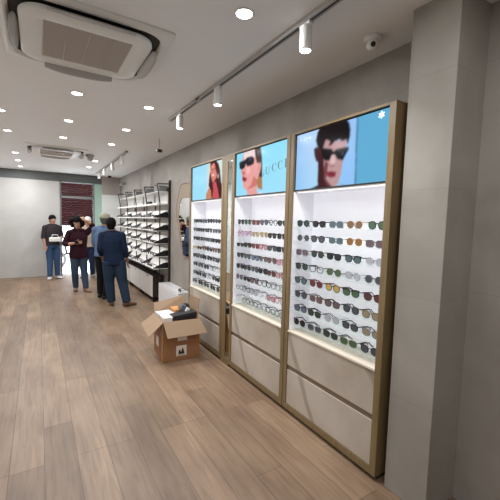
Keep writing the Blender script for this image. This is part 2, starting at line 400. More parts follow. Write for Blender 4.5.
obj('camera_body', MB().cyl((-.06, .04, .02), (-.14, -.08, -.04), .035), M_greyflap, t)
t = tag(obj('alarm_sounder', MB().lathe((1.72, YE-.3, HC), [(.05, 0), (.05, -.03), (.03, -.05)]), M_black), 'tiny black sensor on the ceiling by the entrance wall', 'sensor')
# ------------------------------------------------------------------ display cabinets
XF = 1.745
M_creamf = mat('cream_laminate', (226, 214, 196), .4)
M_brz = mat('bronze_profile', (128, 112, 96), .4, metal=.3)
CASES = [('nearest', 1.265, 2.218, 'C', 1.31, 2.175), ('middle', 2.225, 3.197, 'B', 2.27, 3.15), ('far', 3.392, 4.388, 'A', 3.435, 4.345)]
PLACE = {'nearest': 'nearest the camera', 'middle': 'in the middle of the three', 'far': 'furthest of the three, beside the hexagonal mirror'}
SHELF0, PITCH, NR = .765, .115, 8
for nm, y0, y1, key, i0, i1 in CASES:
    W = y1-y0
    c = thing('display_cabinet', 'light oak display cabinet with lit shelves, '+PLACE[nm], 'display cabinet', (XF, y0, 0), 'lit eyewear display cabinets')
    D = XW-XF-.003
    a, b = i0-y0, i1-y0
    obj('side_panel', box(0, D, 0, a, .03, 2.315, bev=.0015), M_oak, c)
    obj('side_panel', box(0, D, b, W, .03, 2.315, bev=.0015), M_oak, c)
    obj('top_panel', box(0, D, a, b, 2.298, 2.314), M_oak, c)
    obj('bottom_rail', box(0, .05, a, b, .03, .078, bev=.001), M_oak, c)
    obj('plinth', box(.03, D, .01, W-.01, 0, .03), M_dark, c, 'dark recessed plinth')
    obj('back_panel', box(.228, .24, a, b, .70, 1.86), M_light, c, 'white backlit panel')
    for q in (a, b-.003): obj('side_lining', box(.012, .228, q, q+.003, .712, 1.848), M_side, c, 'glossy white lining with a faint added glow')
    obj('niche_ceiling', box(.03, .228, a, b, 1.848, 1.856), M_side, c)
    obj('niche_floor', box(0, .228, a, b, .698, .711), M_creamf, c)
    obj('led_strip', box(.045, .06, a+.02, b-.02, 1.842, 1.848), M_led, c)
    obj('carcass', box(.03, D, a, b, .08, .69), M_dark, c, 'dark recess behind the drawers')
    for z0, z1 in ((.415, .696), (.082, .375)):
        dr = obj('drawer', box(.006, .032, a+.002, b-.002, z0, z1, bev=.001), M_marble, c)
        if z0 > .4: obj('finger_groove', box(.014, .03, a+.002, b-.002, .376, .413), M_brz, c, 'bronze handle groove')
    for k in range(NR):
        z = SHELF0+PITCH*k
        obj('shelf', box(.018, .226, a+.004, b-.004, z-.006, z), M_shelfglass, c)
    area('niche_lamp', (XF+.08, (i0+i1)/2, 1.838), .06, .1, (1, .97, .97), sy=(i1-i0)*.9)
# mirrored slot between the far and the middle cabinet
c = thing('mirror_strip', 'narrow mirrored panel in the slot between the far and middle display cabinets', 'mirror', (1.752, 3.2, 0))
obj('mirror_glass', box(0, .006, 0, .098, .08, 2.24), M_mirror, c)
obj('header', box(-.005, .007, 0, .098, 2.241, 2.31), M_oak, c)
obj('backing', box(.008, .28, 0, .188, .0, 2.3), M_dark, c)
obj('bottom_rail', box(-.005, .006, 0, .188, .0, .078), M_oak, c)
obj('filler_post', box(-.005, .007, .099, .188, .079, 2.31), M_oak, c, 'oak filler strip')

# ------------------------------------------------------------------ advertising screens
ART = {'A':[((205,215,212),[[.526,1.014],[.631,1.036],[.651,-.018],[.514,-.009]]),((205,228,218),[[.842,1.027],[.987,1.034],[.997,.529],[.89,.649]]),((72,32,34),[[.609,.98],[.675,1.025],[.774,1.018],[.853,.903],[.902,.719],[.934,.421],[.976,.294],[1.009,-.048],[.499,-.007],[.6,.324],[.568,.38],[.585,.638],[.621,.785]]),((212,120,105),[[.634,.896],[.685,.952],[.742,.952],[.778,.799],[.81,.593],[.742,.48],[.695,.45],[.638,.602],[.615,.76]]),((235,150,130),[[.657,.903],[.705,.937],[.727,.81],[.7,.74],[.654,.776]]),((120,60,60),[[.644,.81],[.699,.812],[.7,.781],[.644,.778]]),((120,60,60),[[.715,.817],[.767,.814],[.767,.785],[.716,.787]]),((240,225,220),[[.656,.654],[.702,.665],[.742,.64],[.702,.613]]),((196,84,92),[[.693,.464],[.785,.459],[.849,.238],[.898,-.038],[.674,-.02],[.709,.258]]),((196,134,104),[[.486,-.007],[.489,.154],[.569,.314],[.64,.267],[.668,-.02]]),((214,158,150),[[.831,.638],[.864,.618],[.86,.532],[.827,.552]])],'B':[((205,222,238),[[.027,-.043],[.248,-.007],[.447,.05],[.552,.057],[.643,.007],[.77,.007],[.774,-.131],[.028,-.07]]),((120,140,170),[[.461,-.029],[.565,.011],[.676,-.02],[.772,-.023],[.772,-.043],[.566,-.029]]),((226,160,156),[[.165,.98],[.399,1.014],[.448,.686],[.525,.679],[.528,.541],[.49,.398],[.453,.278],[.466,.072],[.507,.018],[.425,-.038],[.274,-.025],[.243,.147],[.19,.165],[.167,.231],[.159,.328],[.142,.357],[.134,.468],[.109,.577],[.138,.645],[.141,.873]]),((236,214,214),[[.17,.966],[.394,1.0],[.416,.821],[.305,.828],[.174,.824]]),((238,182,176),[[.226,.649],[.309,.643],[.312,.511],[.241,.475]]),((205,120,112),[[.389,.419],[.459,.328],[.457,.201],[.32,.156],[.249,.147],[.344,.244]]),((66,46,44),[[.393,1.016],[.507,1.018],[.536,.86],[.553,.633],[.559,.385],[.557,.31],[.46,.29],[.49,.398],[.528,.541],[.53,.665],[.448,.681],[.413,.846]]),((172,122,82),[[.452,.292],[.49,.398],[.558,.348],[.567,.106],[.516,.118],[.473,.161]]),((215,140,130),[[.478,.665],[.52,.667],[.524,.541],[.487,.495],[.476,.577]]),((28,24,34),[[.066,.785],[.12,.808],[.191,.812],[.252,.862],[.359,.848],[.394,.776],[.387,.681],[.314,.656],[.252,.656],[.219,.724],[.19,.64],[.125,.611],[.08,.649]]),((70,70,90),[[.266,.817],[.33,.814],[.343,.778],[.281,.776]]),((150,48,66),[[.145,.452],[.197,.434],[.253,.387],[.224,.33],[.181,.333],[.147,.385]]),((200,104,104),[[.126,.575],[.191,.559],[.214,.493],[.161,.475]])],'C':[((96,168,206),[[.703,1.156],[1.04,.98],[1.077,-.095],[.712,-.045]]),((60,110,140),[[.696,1.161],[.709,1.154],[.72,-.048],[.708,-.045]]),((38,40,46),[[.141,-.052],[.162,-.011],[.304,.063],[.458,-.016],[.57,.023],[.708,-.002],[.771,-.077],[.772,-.122]]),((66,36,38),[[.24,.683],[.268,.706],[.308,.679],[.323,.448],[.275,.462],[.247,.579]]),((64,32,35),[[.291,.699],[.377,.799],[.407,.405],[.491,.034],[.511,-.023],[.325,.0],[.303,.088],[.296,.434]]),((184,146,148),[[.353,.665],[.38,.796],[.487,.719],[.605,.713],[.607,.545],[.579,.387],[.563,.172],[.524,.029],[.474,.011],[.428,.07],[.386,.154],[.372,.337]]),((214,180,178),[[.458,.543],[.49,.509],[.502,.382],[.464,.367],[.44,.398]]),((112,66,70),[[.377,.439],[.422,.403],[.412,.278],[.401,.152],[.474,.016],[.418,.045],[.375,.156]]),((150,184,205),[[.531,.029],[.55,.133],[.575,.023],[.563,-.029]]),((26,20,22),[[.28,.713],[.26,.814],[.276,.939],[.309,1.025],[.387,1.052],[.494,1.052],[.587,1.043],[.627,.941],[.643,.828],[.639,.735],[.621,.624],[.605,.713],[.564,.699],[.532,.735],[.479,.722],[.453,.683],[.414,.67],[.434,.74],[.38,.792],[.346,.706],[.32,.649],[.304,.695]]),((20,18,22),[[.324,.674],[.455,.613],[.475,.559],[.502,.595],[.625,.593],[.637,.557],[.603,.475],[.579,.405],[.524,.434],[.487,.52],[.454,.52],[.429,.437],[.38,.448],[.343,.552]]),((60,80,120),[[.558,.514],[.582,.536],[.577,.468]]),((150,90,92),[[.434,.378],[.464,.346],[.491,.364],[.486,.33],[.446,.335]]),((126,44,56),[[.405,.258],[.455,.267],[.513,.235],[.505,.172],[.455,.161],[.414,.199]])]}
BG = {'A': lambda s, t: (158+40*max(0, s-.35), 218+6*max(0, s-.35), 242), 'B': lambda s, t: (150-14*t+10*s, 216+4*s, 244), 'C': lambda s, t: (140+26*math.sin(min(1, s*1.7)*3.14)+14*(t), 192+16*math.sin(min(1, s*1.7)*3.14), 240)}
def inpoly(x, y, P):
    r = False; j = len(P)-1
    for i in range(len(P)):
        (xi, yi), (xj, yj) = P[i], P[j]
        if (yi > y) != (yj > y) and x < (xj-xi)*(y-yi)/(yj-yi)+xi: r = not r
        j = i
    return r
def screen_mat():
    m = bpy.data.materials.new('screen_picture'); m.use_nodes = True; nt = m.node_tree; nt.nodes.clear()
    a = N(nt, 'ShaderNodeVertexColor'); a.layer_name = 'Col'; e = N(nt, 'ShaderNodeEmission'); e.inputs[1].default_value = 1.08
    g = N(nt, 'ShaderNodeBsdfGlossy'); g.inputs['Roughness'].default_value = .15; g.inputs[0].default_value = (.008, .008, .008, 1)
    ad = N(nt, 'ShaderNodeAddShader'); o = N(nt, 'ShaderNodeOutputMaterial')
    nt.links.new(a.outputs[0], e.inputs[0]); nt.links.new(e.outputs[0], ad.inputs[0]); nt.links.new(g.outputs[0], ad.inputs[1]); nt.links.new(ad.outputs[0], o.inputs[0])
    return m
M_pic = screen_mat()
def text_mesh(name, body, size, depth=.0008, spacing=1., font=None):
    cu = bpy.data.curves.new(name, 'FONT'); cu.body = body; cu.size = size; cu.extrude = depth; cu.space_character = spacing
    cu.align_x = 'CENTER'; cu.align_y = 'CENTER'
    o = bpy.data.objects.new(name+'_tmp', cu); COL.objects.link(o); bpy.context.view_layer.update()
    me = bpy.data.meshes.new_from_object(o.evaluated_get(bpy.context.evaluated_depsgraph_get())); bpy.data.objects.remove(o); bpy.data.curves.remove(cu); me.name = name
    return me
def wall_text(name, body, size, x, y, z, m, parent, **k):
    me = text_mesh(name, body, size, **k)
    # text x axis runs towards -Y, up is +Z, faces -X
    me.transform(Matrix(((0, 0, -1, 0), (-1, 0, 0, 0), (0, 1, 0, 0), (0, 0, 0, 1))))
    me.materials.append(m); return link(name, me, parent, (x, y, z))
def letter(o, w, h, kind):
    # thin-and-thick display capitals built as strips; u to the right, v up, facing -X
    pts = []
    def arc(cx, cy, rx, ry, a0, a1, n=18):
        return [(cx+rx*math.cos(math.radians(a0+(a1-a0)*i/n)), cy+ry*math.sin(math.radians(a0+(a1-a0)*i/n))) for i in range(n+1)]
    def strip(P, T):
        for (p, q, t0, t1) in zip(P, P[1:], T, T[1:]):
            o.prism([(0, -(p[0]-t0/2), p[1]), (0, -(q[0]-t1/2), q[1]), (0, -(q[0]+t1/2), q[1]), (0, -(p[0]+t0/2), p[1])], (-.001, 0, 0))
    if kind in 'CG':
        P = arc(0, 0, w/2, h/2, 48, 312); T = [.006+.010*abs(math.cos(math.radians(48+264*i/18)))**2 for i in range(19)]; strip(P, T)
        o.box(-.001, 0, -(w*.36), -(w*.31), h*.2, h*.46)
        if kind == 'G': o.box(-.001, 0, -(w*.42), -(w*.30), -h*.42, -.002); o.box(-.001, 0, -(w*.5), -(w*.18), -.004, 0)
    if kind == 'U':
        o.box(-.001, 0, w*.24, w*.44, -h*.15, h*.5); o.box(-.001, 0, -w*.42, -w*.33, -h*.15, h*.5)
        P = arc(0, -h*.15, w*.365, h*.35, 180, 360); T = [.013-.007*i/18 for i in range(19)]; strip(P, T)
        o.box(-.001, 0, w*.2, w*.5, h*.48, h*.5); o.box(-.001, 0, -w*.5, -w*.26, h*.48, h*.5)
    if kind == 'I':
        o.box(-.001, 0, -.008, .008, -h/2, h/2); o.box(-.001, 0, -.016, .016, -h/2, -h/2+.003); o.box(-.001, 0, -.016, .016, h/2-.003, h/2)
SL = {'C': 'lit advertising screen showing a dark haired man in black sunglasses on blue, nearest cabinet',
      'B': 'lit advertising screen with a face in oval sunglasses and capital letters, middle cabinet',
      'A': 'lit advertising screen showing a smiling long haired woman, in the far cabinet'}
Z0, Z1 = 1.855, 2.297
for nm, y0, y1, key, i0, i1 in CASES:
    w = i1-i0
    s = thing('advertising_screen', SL[key], 'screen', (1.768, i0, Z0), 'advertising screens above the shelves')
    mb = MB(); mb.box(.0005, .03, 0, w, .0, Z1-Z0); obj('housing', mb, M_black, s)
    mb = MB(); mb.box(-.004, .004, 0, w, 0, .009); mb.box(-.004, .004, 0, w, Z1-Z0-.006, Z1-Z0); mb.box(-.004, .004, 0, .006, 0, Z1-Z0); mb.box(-.004, .004, w-.006, w, 0, Z1-Z0)
    obj('bezel', mb, M_black, s)
    nx, nz = (150, 84) if key == 'C' else (130, 76)
    vs = []; cols = []
    for j in range(nz+1):
        for i in range(nx+1):
            u, t = i/nx, j/nz
            vs.append((0, (1-u)*w, t*(Z1-Z0)))
            c = BG[key](u, t)
            acc = [0, 0, 0]
            for du, dt in ((-.25, -.2), (.25, -.25), (-.2, .25), (.25, .2)):
                cc = c; uu, tt = u+du/nx*1.6, t+dt/nz*1.6
                for rgb, P in ART[key]:
                    if inpoly(uu, tt, P): cc = rgb
                if cc[0] < 90 and cc[0] > cc[2]: g_n = 1+.35*math.sin(i*1.9+j*.55+3*math.sin(j*.3)); cc = tuple(x*g_n for x in cc)
                for q in range(3): acc[q] += cc[q]/4
            cols.append((*lin(acc), 1))
    for _ in range(2):                                   # soften like a photograph, one blur pass each way
        for st_, n_, m_ in ((1, nx+1, nz+1), (nx+1, nz+1, nx+1)):
            o_ = 1 if st_ != 1 else nx+1
            cols = [tuple(cols[max(0, k-st_) if (k//st_ % n_ if st_ == 1 else k//st_) > 0 and (k % n_ if st_ == 1 else 1) else k][q]*.25+cols[k][q]*.5+cols[min(len(cols)-1, k+st_) if (k % n_ < n_-1 if st_ == 1 else k//st_ < n_-1) else k][q]*.25 for q in range(4)) for k in range(len(cols))]
    me = bpy.data.meshes.new('screen_image')
    me.from_pydata(vs, [], [(j*(nx+1)+i, j*(nx+1)+i+1, (j+1)*(nx+1)+i+1, (j+1)*(nx+1)+i) for j in range(nz) for i in range(nx)])
    ca = me.color_attributes.new('Col', 'FLOAT_COLOR', 'POINT'); ca.data.foreach_set('color', [x for c in cols for x in c])
    me.materials.append(M_pic); link('screen_image', me, s)
    if key == 'B':
        mt = mat('dark_teal_print', (62, 92, 108), .5, emit=.25)
        for ch, yy, zz in (('U', 2.573, 2.066), ('C', 2.468, 2.082), ('C', 2.38, 2.092), ('I', 2.307, 2.098), ('G', 2.668, 2.05)):
            if ch == 'G': continue
            o = MB(); letter(o, .062, .07, ch); bmesh.ops.translate(o.bm, verts=o.bm.verts, vec=(-.0006, yy-i0, zz-Z0)); obj('letter', o, mt, s)
        # the first letter shows only its right end beside the hair
        o = MB(); o.box(-.0015, -.0005, 2.628-i0, 2.634-i0, 2.02-Z0, 2.045-Z0); o.box(-.0015, -.0005, 2.624-i0, 2.642-i0, 2.045-Z0, 2.049-Z0); o.box(-.0015, -.0005, 2.626-i0, 2.630-i0, 2.062-Z0, 2.078-Z0); obj('letter', o, mt, s)
    if key == 'C':
        mt = mat('white_print', (200, 220, 240), .5, emit=.3)
        wall_text('lettering', 'MONTBLANC', .030, -.0008, 2.085-i0, 2.244-Z0, mt, s)
        P = []
        for i in range(48):
            a = 2*math.pi*i/48; r = .0175+.006*math.cos(6*a); P.append((0, r*math.sin(a), r*math.cos(a)))
        mb = MB(); mb.prism(P, (-.001, 0, 0)); o = obj('emblem', mb, mat('white_emblem', (236, 250, 255), .5, emit=.6), s, 'white rounded six pointed star emblem'); o.location = (-.0006, 1.380-i0, 2.262-Z0)
    if key == 'A':
        wall_text('lettering', 'VOGUE', .055, -.0008, 4.12-i0, 2.063-Z0, mat('pale_blue_print', (120, 170, 195), .5, emit=.5), s, spacing=1.25)

# ------------------------------------------------------------------ eyewear
FR = {'black': mat('black_acetate', (24, 22, 24), .25), 'dark tortoise': mat('tortoise_acetate', (62, 40, 28), .25, noise=.5, nscale=90), 'brown': mat('brown_acetate', (104, 66, 44), .3),
      'red': mat('red_acetate', (128, 30, 40), .3), 'silver': mat('silver_wire', (168, 168, 172), .25, metal=.9), 'gold': mat('gold_wire', (190, 150, 84), .3, metal=.8),
      'green': mat('green_acetate', (30, 92, 54), .3), 'pink': mat('pink_acetate', (176, 110, 130), .3), 'navy': mat('navy_acetate', (38, 44, 70), .3), 'beige': mat('beige_acetate', (178, 160, 124), .35),
      'olive': mat('olive_acetate', (96, 96, 66), .3), 'grey': mat('grey_acetate', (110, 112, 118), .3), 'clear': mat('clear_acetate', (190, 194, 200), .2)}
LN = {'black': mat('black_lens', (26, 26, 30), .1), 'grey': mat('grey_lens', (74, 77, 84), .12), 'dark green': mat('dark_green_lens', (44, 62, 54), .1), 'green': mat('green_lens', (72, 98, 72), .12),
      'teal': mat('teal_lens', (78, 98, 104), .12), 'brown': mat('brown_lens', (118, 88, 66), .12), 'amber': mat('amber_lens', (132, 94, 54), .12), 'yellow': mat('yellow_lens', (186, 154, 82), .12),
      'mauve': mat('mauve_lens', (104, 84, 90), .12), 'maroon': mat('maroon_lens', (92, 48, 52), .12), 'pale grey': mat('pale_grey_lens', (170, 172, 182), .12), 'lilac': mat('lilac_lens', (156, 142, 164), .12),
      'clear': mat('clear_lens', (235, 240, 245), .05, alpha=.18), 'tan': mat('tan_lens', (148, 134, 112), .12), 'blue': mat('blue_grey_lens', (92, 106, 130), .12), 'pink': mat('pink_lens', (186, 146, 154), .12)}
GC = {}
SHP = {'round': (.0235, .0225, 2.0, 0), 'square': (.0265, .0205, 3.4, .0), 'wayfarer': (.0265, .0205, 2.8, .20), 'club': (.0255, .021, 2.4, .12), 'panto': (.0250, .0225, 2.3, .12), 'narrow': (.0265, .0155, 2.6, .15)}
def outline(shape, sy, n=20):
    a, b, e, fl = SHP[shape]; out = []
    for i in range(n):
        q = 2*math.pi*i/n; c, s = math.cos(q), math.sin(q)
        y = math.copysign(abs(c)**(2/e), c)*a; z = math.copysign(abs(s)**(2/e), s)*b
        y *= 1+fl*.5*(z/b)                                   # wider towards the brow
        out.append((0, sy*(.0335+(y if True else 0)), b+.003+z))
    return out
def gparts(shape, fr):
    k = (shape, fr)
    if k in GC: return GC[k]
    thin = fr in ('silver', 'gold'); r = .0015 if thin else .0027
    a, b, e, fl = SHP[shape]; zt = 2*b+.001 if shape != 'round' else b*1.35
    mb = MB()
    for sy in (-1, 1): mb.tube(outline(shape, sy), r, n=6, closed=True, ref=(1, 0, 0))
    mb.tube([(0, -.0115, b+.010), (-.002, 0, b+.014), (0, .0115, b+.010)], r*1.05, n=6)
    if shape == 'club':
        for sy in (-1, 1): mb.tube([(0, sy*.009, 2*b-.001), (0, sy*.034, 2*b+.004), (0, sy*.062, 2*b+.001)], .0042, n=6)
    for sy in (-1, 1): mb.tube([(0, sy*(.0335+a), zt-.006), (.002, sy*.0655, zt-.005), (.006, sy*.067, zt-.005)], r*1.1, n=6)
    fm = mb.mesh('frame', FR[fr])
    tm = []
    for sy in (-1, 1):
        mb = MB(); mb.tube([(.004, sy*.067, zt-.005), (.05, sy*.067, zt-.007), (.092, sy*.065, zt-.010), (.118, sy*.062, .012), (.132, sy*.058, .0035)], [(r*.6, r*1.3)]*3+[(r*.7, r*1.5)]*2, n=6, ref=(0, 1, 0)); tm.append(mb.mesh('temple', FR[fr]))
    GC[k] = (fm, tm, shape); return GC[k]
LC = {}
def lens(shape, sy, ln):
    k = (shape, sy, ln)
    if k not in LC: LC[k] = MB().prism([(.0006, y, z) for _, y, z in outline(shape, sy)], (-.0014, 0, 0)).mesh('lens', LN[ln])
    return LC[k]
def one_mesh(shape, fr, ln):
    k = ('one', shape, fr, ln)
    if k in GC: return GC[k]
    fm, tm, _ = gparts(shape, fr); bm = bmesh.new()
    for me in [fm]+tm: bm.from_mesh(me)
    nf = len(bm.faces)
    for sy in (-1, 1): bm.from_mesh(lens(shape, sy, ln))
    bm.faces.ensure_lookup_table()
    for f in bm.faces[nf:]: f.material_index = 1
    me = bpy.data.meshes.new('sunglasses'); bm.to_mesh(me); bm.free(); me.materials.append(FR[fr]); me.materials.append(LN[ln]); GC[k] = me
    return me
def glasses(shape, fr, ln, loc, rz, label, group, parts=True):
    kind = 'eyeglasses' if ln == 'clear' else 'sunglasses'
    if parts:
        t = thing(kind, label, kind, loc, group, rz); t.scale = (1, 1.14, 1.1); fm, tm, _ = gparts(shape, fr)
        link('frame', fm, t)
        for sy in (-1, 1): link('lens', lens(shape, sy, ln), t)
        for me in tm: link('temple', me, t)
        return t
    o = link(kind, one_mesh(shape, fr, ln), None, loc); o.rotation_euler = (0, 0, rz)
    return tag(o, label, kind, group)
ORD = ['first', 'second', 'third', 'fourth', 'fifth', 'sixth', 'seventh', 'eighth']
ROWN = ['top', 'second', 'third', 'fourth', 'fifth', 'sixth', 'seventh', 'lowest']
B_, DT = 'black', 'dark tortoise'
ROWS = {'nearest': [
 [('panto', B_, 'dark green'), ('wayfarer', B_, 'black'), ('square', 'grey', 'teal'), ('panto', 'gold', 'brown'), ('panto', B_, 'green')],
 [('round', 'silver', 'grey'), ('panto', B_, 'grey'), ('square', 'silver', 'teal'), ('panto', 'gold', 'amber'), ('square', 'grey', 'mauve')],
 [('square', 'grey', 'mauve'), ('panto', DT, 'dark green'), ('wayfarer', B_, 'black'), ('club', B_, 'teal'), ('round', 'clear', 'pale grey')],
 [('panto', B_, 'dark green'), ('wayfarer', B_, 'clear'), ('round', 'olive', 'green'), ('panto', 'silver', 'pale grey'), ('round', 'grey', 'grey')],
 [('panto', B_, 'teal'), ('panto', 'red', 'maroon'), ('panto', DT, 'yellow'), ('club', B_, 'green'), ('panto', DT, 'maroon')],
 [('panto', B_, 'grey'), ('square', 'brown', 'mauve'), ('wayfarer', DT, 'mauve'), ('panto', B_, 'grey'), ('panto', 'olive', 'tan')],
 [('wayfarer', B_, 'blue'), ('wayfarer', B_, 'dark green'), ('panto', 'silver', 'pale grey'), ('wayfarer', B_, 'grey'), ('wayfarer', 'grey', 'tan')],
 [('panto', B_, 'black'), ('wayfarer', 'grey', 'grey'), ('wayfarer', B_, 'dark green'), ('wayfarer', 'olive', 'green'), ('panto', B_, 'grey')]],
 'middle': [
 [('panto', B_, 'black'), ('panto', 'green', 'dark green'), ('square', 'red', 'maroon'), ('panto', B_, 'grey'), ('round', B_, 'clear'), ('wayfarer', B_, 'dark green')],
 [('round', 'pink', 'lilac'), ('panto', 'pink', 'lilac'), ('wayfarer', 'beige', 'tan'), ('panto', 'beige', 'tan'), ('wayfarer', B_, 'black'), ('square', B_, 'black')],
 [('narrow', B_, 'black'), ('wayfarer', B_, 'black'), ('square', 'red', 'maroon'), ('panto', 'red', 'pink'), ('wayfarer', B_, 'grey'), ('square', B_, 'black')],
 [('wayfarer', B_, 'black'), ('wayfarer', B_, 'grey'), ('square', B_, 'blue'), ('round', 'grey', 'mauve'), ('panto', 'brown', 'mauve'), ('square', 'pink', 'pink')],
 [('wayfarer', B_, 'black'), ('square', B_, 'black'), ('square', B_, 'grey'), ('wayfarer', B_, 'black'), ('square', DT, 'maroon'), ('square', 'brown', 'pink')],
 [('round', 'navy', 'mauve'), ('narrow', B_, 'black'), ('square', DT, 'mauve'), ('square', B_, 'clear'), ('wayfarer', B_, 'clear'), ('square', 'grey', 'clear')],
 [('round', 'grey', 'clear'), ('round', B_, 'pale grey'), ('square', 'grey', 'pale grey'), ('panto', 'clear', 'clear'), ('square', 'red', 'pink'), ('panto', 'pink', 'clear')],
 [('panto', 'clear', 'clear'), ('round', 'olive', 'clear'), ('wayfarer', B_, 'clear'), ('square', 'grey', 'clear'), ('wayfarer', B_, 'clear'), ('square', B_, 'clear')]],
 'far': [
 [('square', B_, 'black'), ('wayfarer', B_, 'black'), ('square', B_, 'grey'), ('panto', B_, 'black'), ('round', B_, 'grey'), ('wayfarer', B_, 'black')],
 [('wayfarer', B_, 'grey'), ('square', B_, 'black'), ('wayfarer', B_, 'black'), ('panto', B_, 'grey'), ('square', 'grey', 'grey'), ('square', B_, 'grey')],
 [('wayfarer', B_, 'black'), ('square', B_, 'black'), ('wayfarer', DT, 'grey'), ('square', B_, 'dark green'), ('wayfarer', B_, 'black'), ('square', B_, 'black')],
 [('narrow', 'beige', 'tan'), ('narrow', B_, 'black'), ('panto', DT, 'brown'), ('narrow', B_, 'black'), ('panto', 'brown', 'mauve'), ('square', B_, 'grey')],
 [('square', B_, 'black'), ('wayfarer', B_, 'grey'), ('square', B_, 'black'), ('wayfarer', B_, 'black'), ('square', B_, 'grey'), ('wayfarer', B_, 'dark green')],
 [('wayfarer', B_, 'black'), ('square', B_, 'grey'), ('wayfarer', B_, 'black'), ('wayfarer', B_, 'clear'), ('panto', 'gold', 'clear')],
 [('wayfarer', B_, 'grey'), ('wayfarer', B_, 'black'), ('square', B_, 'grey'), ('square', 'grey', 'clear'), ('wayfarer', B_, 'grey'), ('square', B_, 'black')],
 [('wayfarer', B_, 'grey'), ('square', B_, 'black'), ('wayfarer', B_, 'grey'), ('square', B_, 'black'), ('wayfarer', B_, 'grey')]]}
XG = {'nearest': 1.795, 'middle': 1.79, 'far': 1.785}
for nm, y0, y1, key, i0, i1 in CASES:
    for r, row in enumerate(ROWS[nm]):
        z = SHELF0+PITCH*(NR-1-r); n = len(row); k0 = i0+.082; k1 = i1-.088
        for j, (sh, fr, ln) in enumerate(row):
            y = k1-(k1-k0)*j/(n-1)+random.uniform(-.006, .006) if n > 1 else (k0+k1)/2
            kind = 'eyeglasses' if ln == 'clear' else 'sunglasses'
            lb = f"{fr} {kind} with {ln} lenses, {ORD[j]} from left, {ROWN[r]} shelf of {nm} cabinet"
            glasses(sh, fr, ln, (XG[nm]+random.uniform(-.004, .004), y, z), random.uniform(-.07, .07), lb, 'eyewear on the glass shelves of the '+nm+' cabinet')

# ------------------------------------------------------------------ hexagonal wall mirror
mo = [(4.95, 2.19), (5.47, 2.195), (5.545, 2.15), (5.735, 1.80), (5.69, 1.66), (5.40, 1.02), (5.33, .99), (4.95, .99), (4.88, 1.03), (4.59, 1.66), (4.55, 1.80), (4.86, 2.14)]
t = thing('wall_mirror', 'tall hexagonal wall mirror with a thin copper frame beside the far cabinet', 'mirror', (XW, 5.14, 1.6))
def rel(p, x): return (x, p[0]-5.14, p[1]-1.6)
obj('backing', MB().prism([rel(p, -.002) for p in mo], (-.018, 0, 0)), M_cream, t)
mi = [(4.97, 1.965), (5.43, 1.965), (5.545, 1.88), (5.60, 1.68), (5.375, 1.03), (5.31, 1.01), (4.97, 1.01), (4.90, 1.05), (4.68, 1.68), (4.73, 1.88), (4.85, 1.96)]
obj('mirror_glass', MB().prism([rel(p, -.0205) for p in mi], (-.002, 0, 0)), M_mirror, t)
obj('frame', MB().tube([rel(p, -.018) for p in mo], .007, n=6, closed=True, ref=(1, 0, 0)), M_copper, t)
obj('inner_trim', MB().tube([rel(p, -.0215) for p in mi], .005, n=6, closed=True, ref=(1, 0, 0)), M_copper, t)

# ------------------------------------------------------------------ far shelving with trays
YS = [6.12+.87*i for i in range(5)]
ZR = [1.63, 1.395, 1.16, .925, .70]
u = thing('shelving_unit', 'long dark metal wall shelving unit with bent uprights, holding trays of glasses', 'shelving unit', (1.87, 6.12, 0))
def rl(x, y, z): return (x-1.87, y-6.12, z)
for i, y in enumerate(YS):
    mb = MB(); mb.tube([rl(1.87, y, 0 if i == 0 else .66), rl(1.87, y, 1.88), rl(1.86, y, 1.97), rl(1.82, y, 2.24)], .011, n=6, ref=(0, 1, 0))
    mb.tube([rl(1.82, y, 2.24), rl(XW-.012, y, 2.25)], .011, n=6); mb.tube([rl(XW-.014, y, 2.3), rl(XW-.014, y, 0.0)], .012, n=6)
    for z in ZR: mb.tube([rl(1.87, y, z-.012), rl(XW-.012, y, z-.012)], .008, n=6)
    obj('upright', mb, M_blackmetal, u)
obj('end_panel', MB().box(XW-.04-1.87, XW-.003-1.87, -.055, -.02, 0, 2.31), M_blackmetal, u)
obj('top_shelf', MB().box(*[q for q in (1.80-1.87, XW-.004-1.87)], -.02, 3.50, 1.875, 1.89), M_white, u)
for i in range(4):
    obj('upper_shelf', MB().box(1.845-1.87, XW-.004-1.87, .012+.87*i, .858+.87*i, 2.10, 2.112), M_white, u)
    obj('back_board', MB().box(XW-.03-1.87, XW-.005-1.87, .05+.87*i, .82+.87*i, 1.892, 2.098), M_white, u)
for z in ZR: obj('shelf', MB().box(1.76-1.87, XW-.004-1.87, -.015, 3.495, z-.006, z), M_white, u)
for z in [1.875]+[q-.006 for q in ZR[:4]]:
    obj('led_strip', MB().box(1.80-1.87, 1.815-1.87, 0, 3.48, z-.006, z-.0005), mat('shelf_led', (255, 252, 248), .4, emit=1.0), u)
    area('shelf_lamp', (1.81, 6.12+1.74, z-.012), .04, 2.3, (1, .98, .96), rot=(0, math.radians(-25), 0), sy=3.4)
M_trayw = mat('tray_white_laminate', (232, 230, 228), .4)
BAYN = ['nearest', 'second', 'third', 'furthest']
tray = None
STY = [('wayfarer', B_, 'black'), ('square', B_, 'grey'), ('panto', DT, 'brown'), ('round', 'grey', 'grey'), ('wayfarer', DT, 'black'), ('square', 'silver', 'clear')]
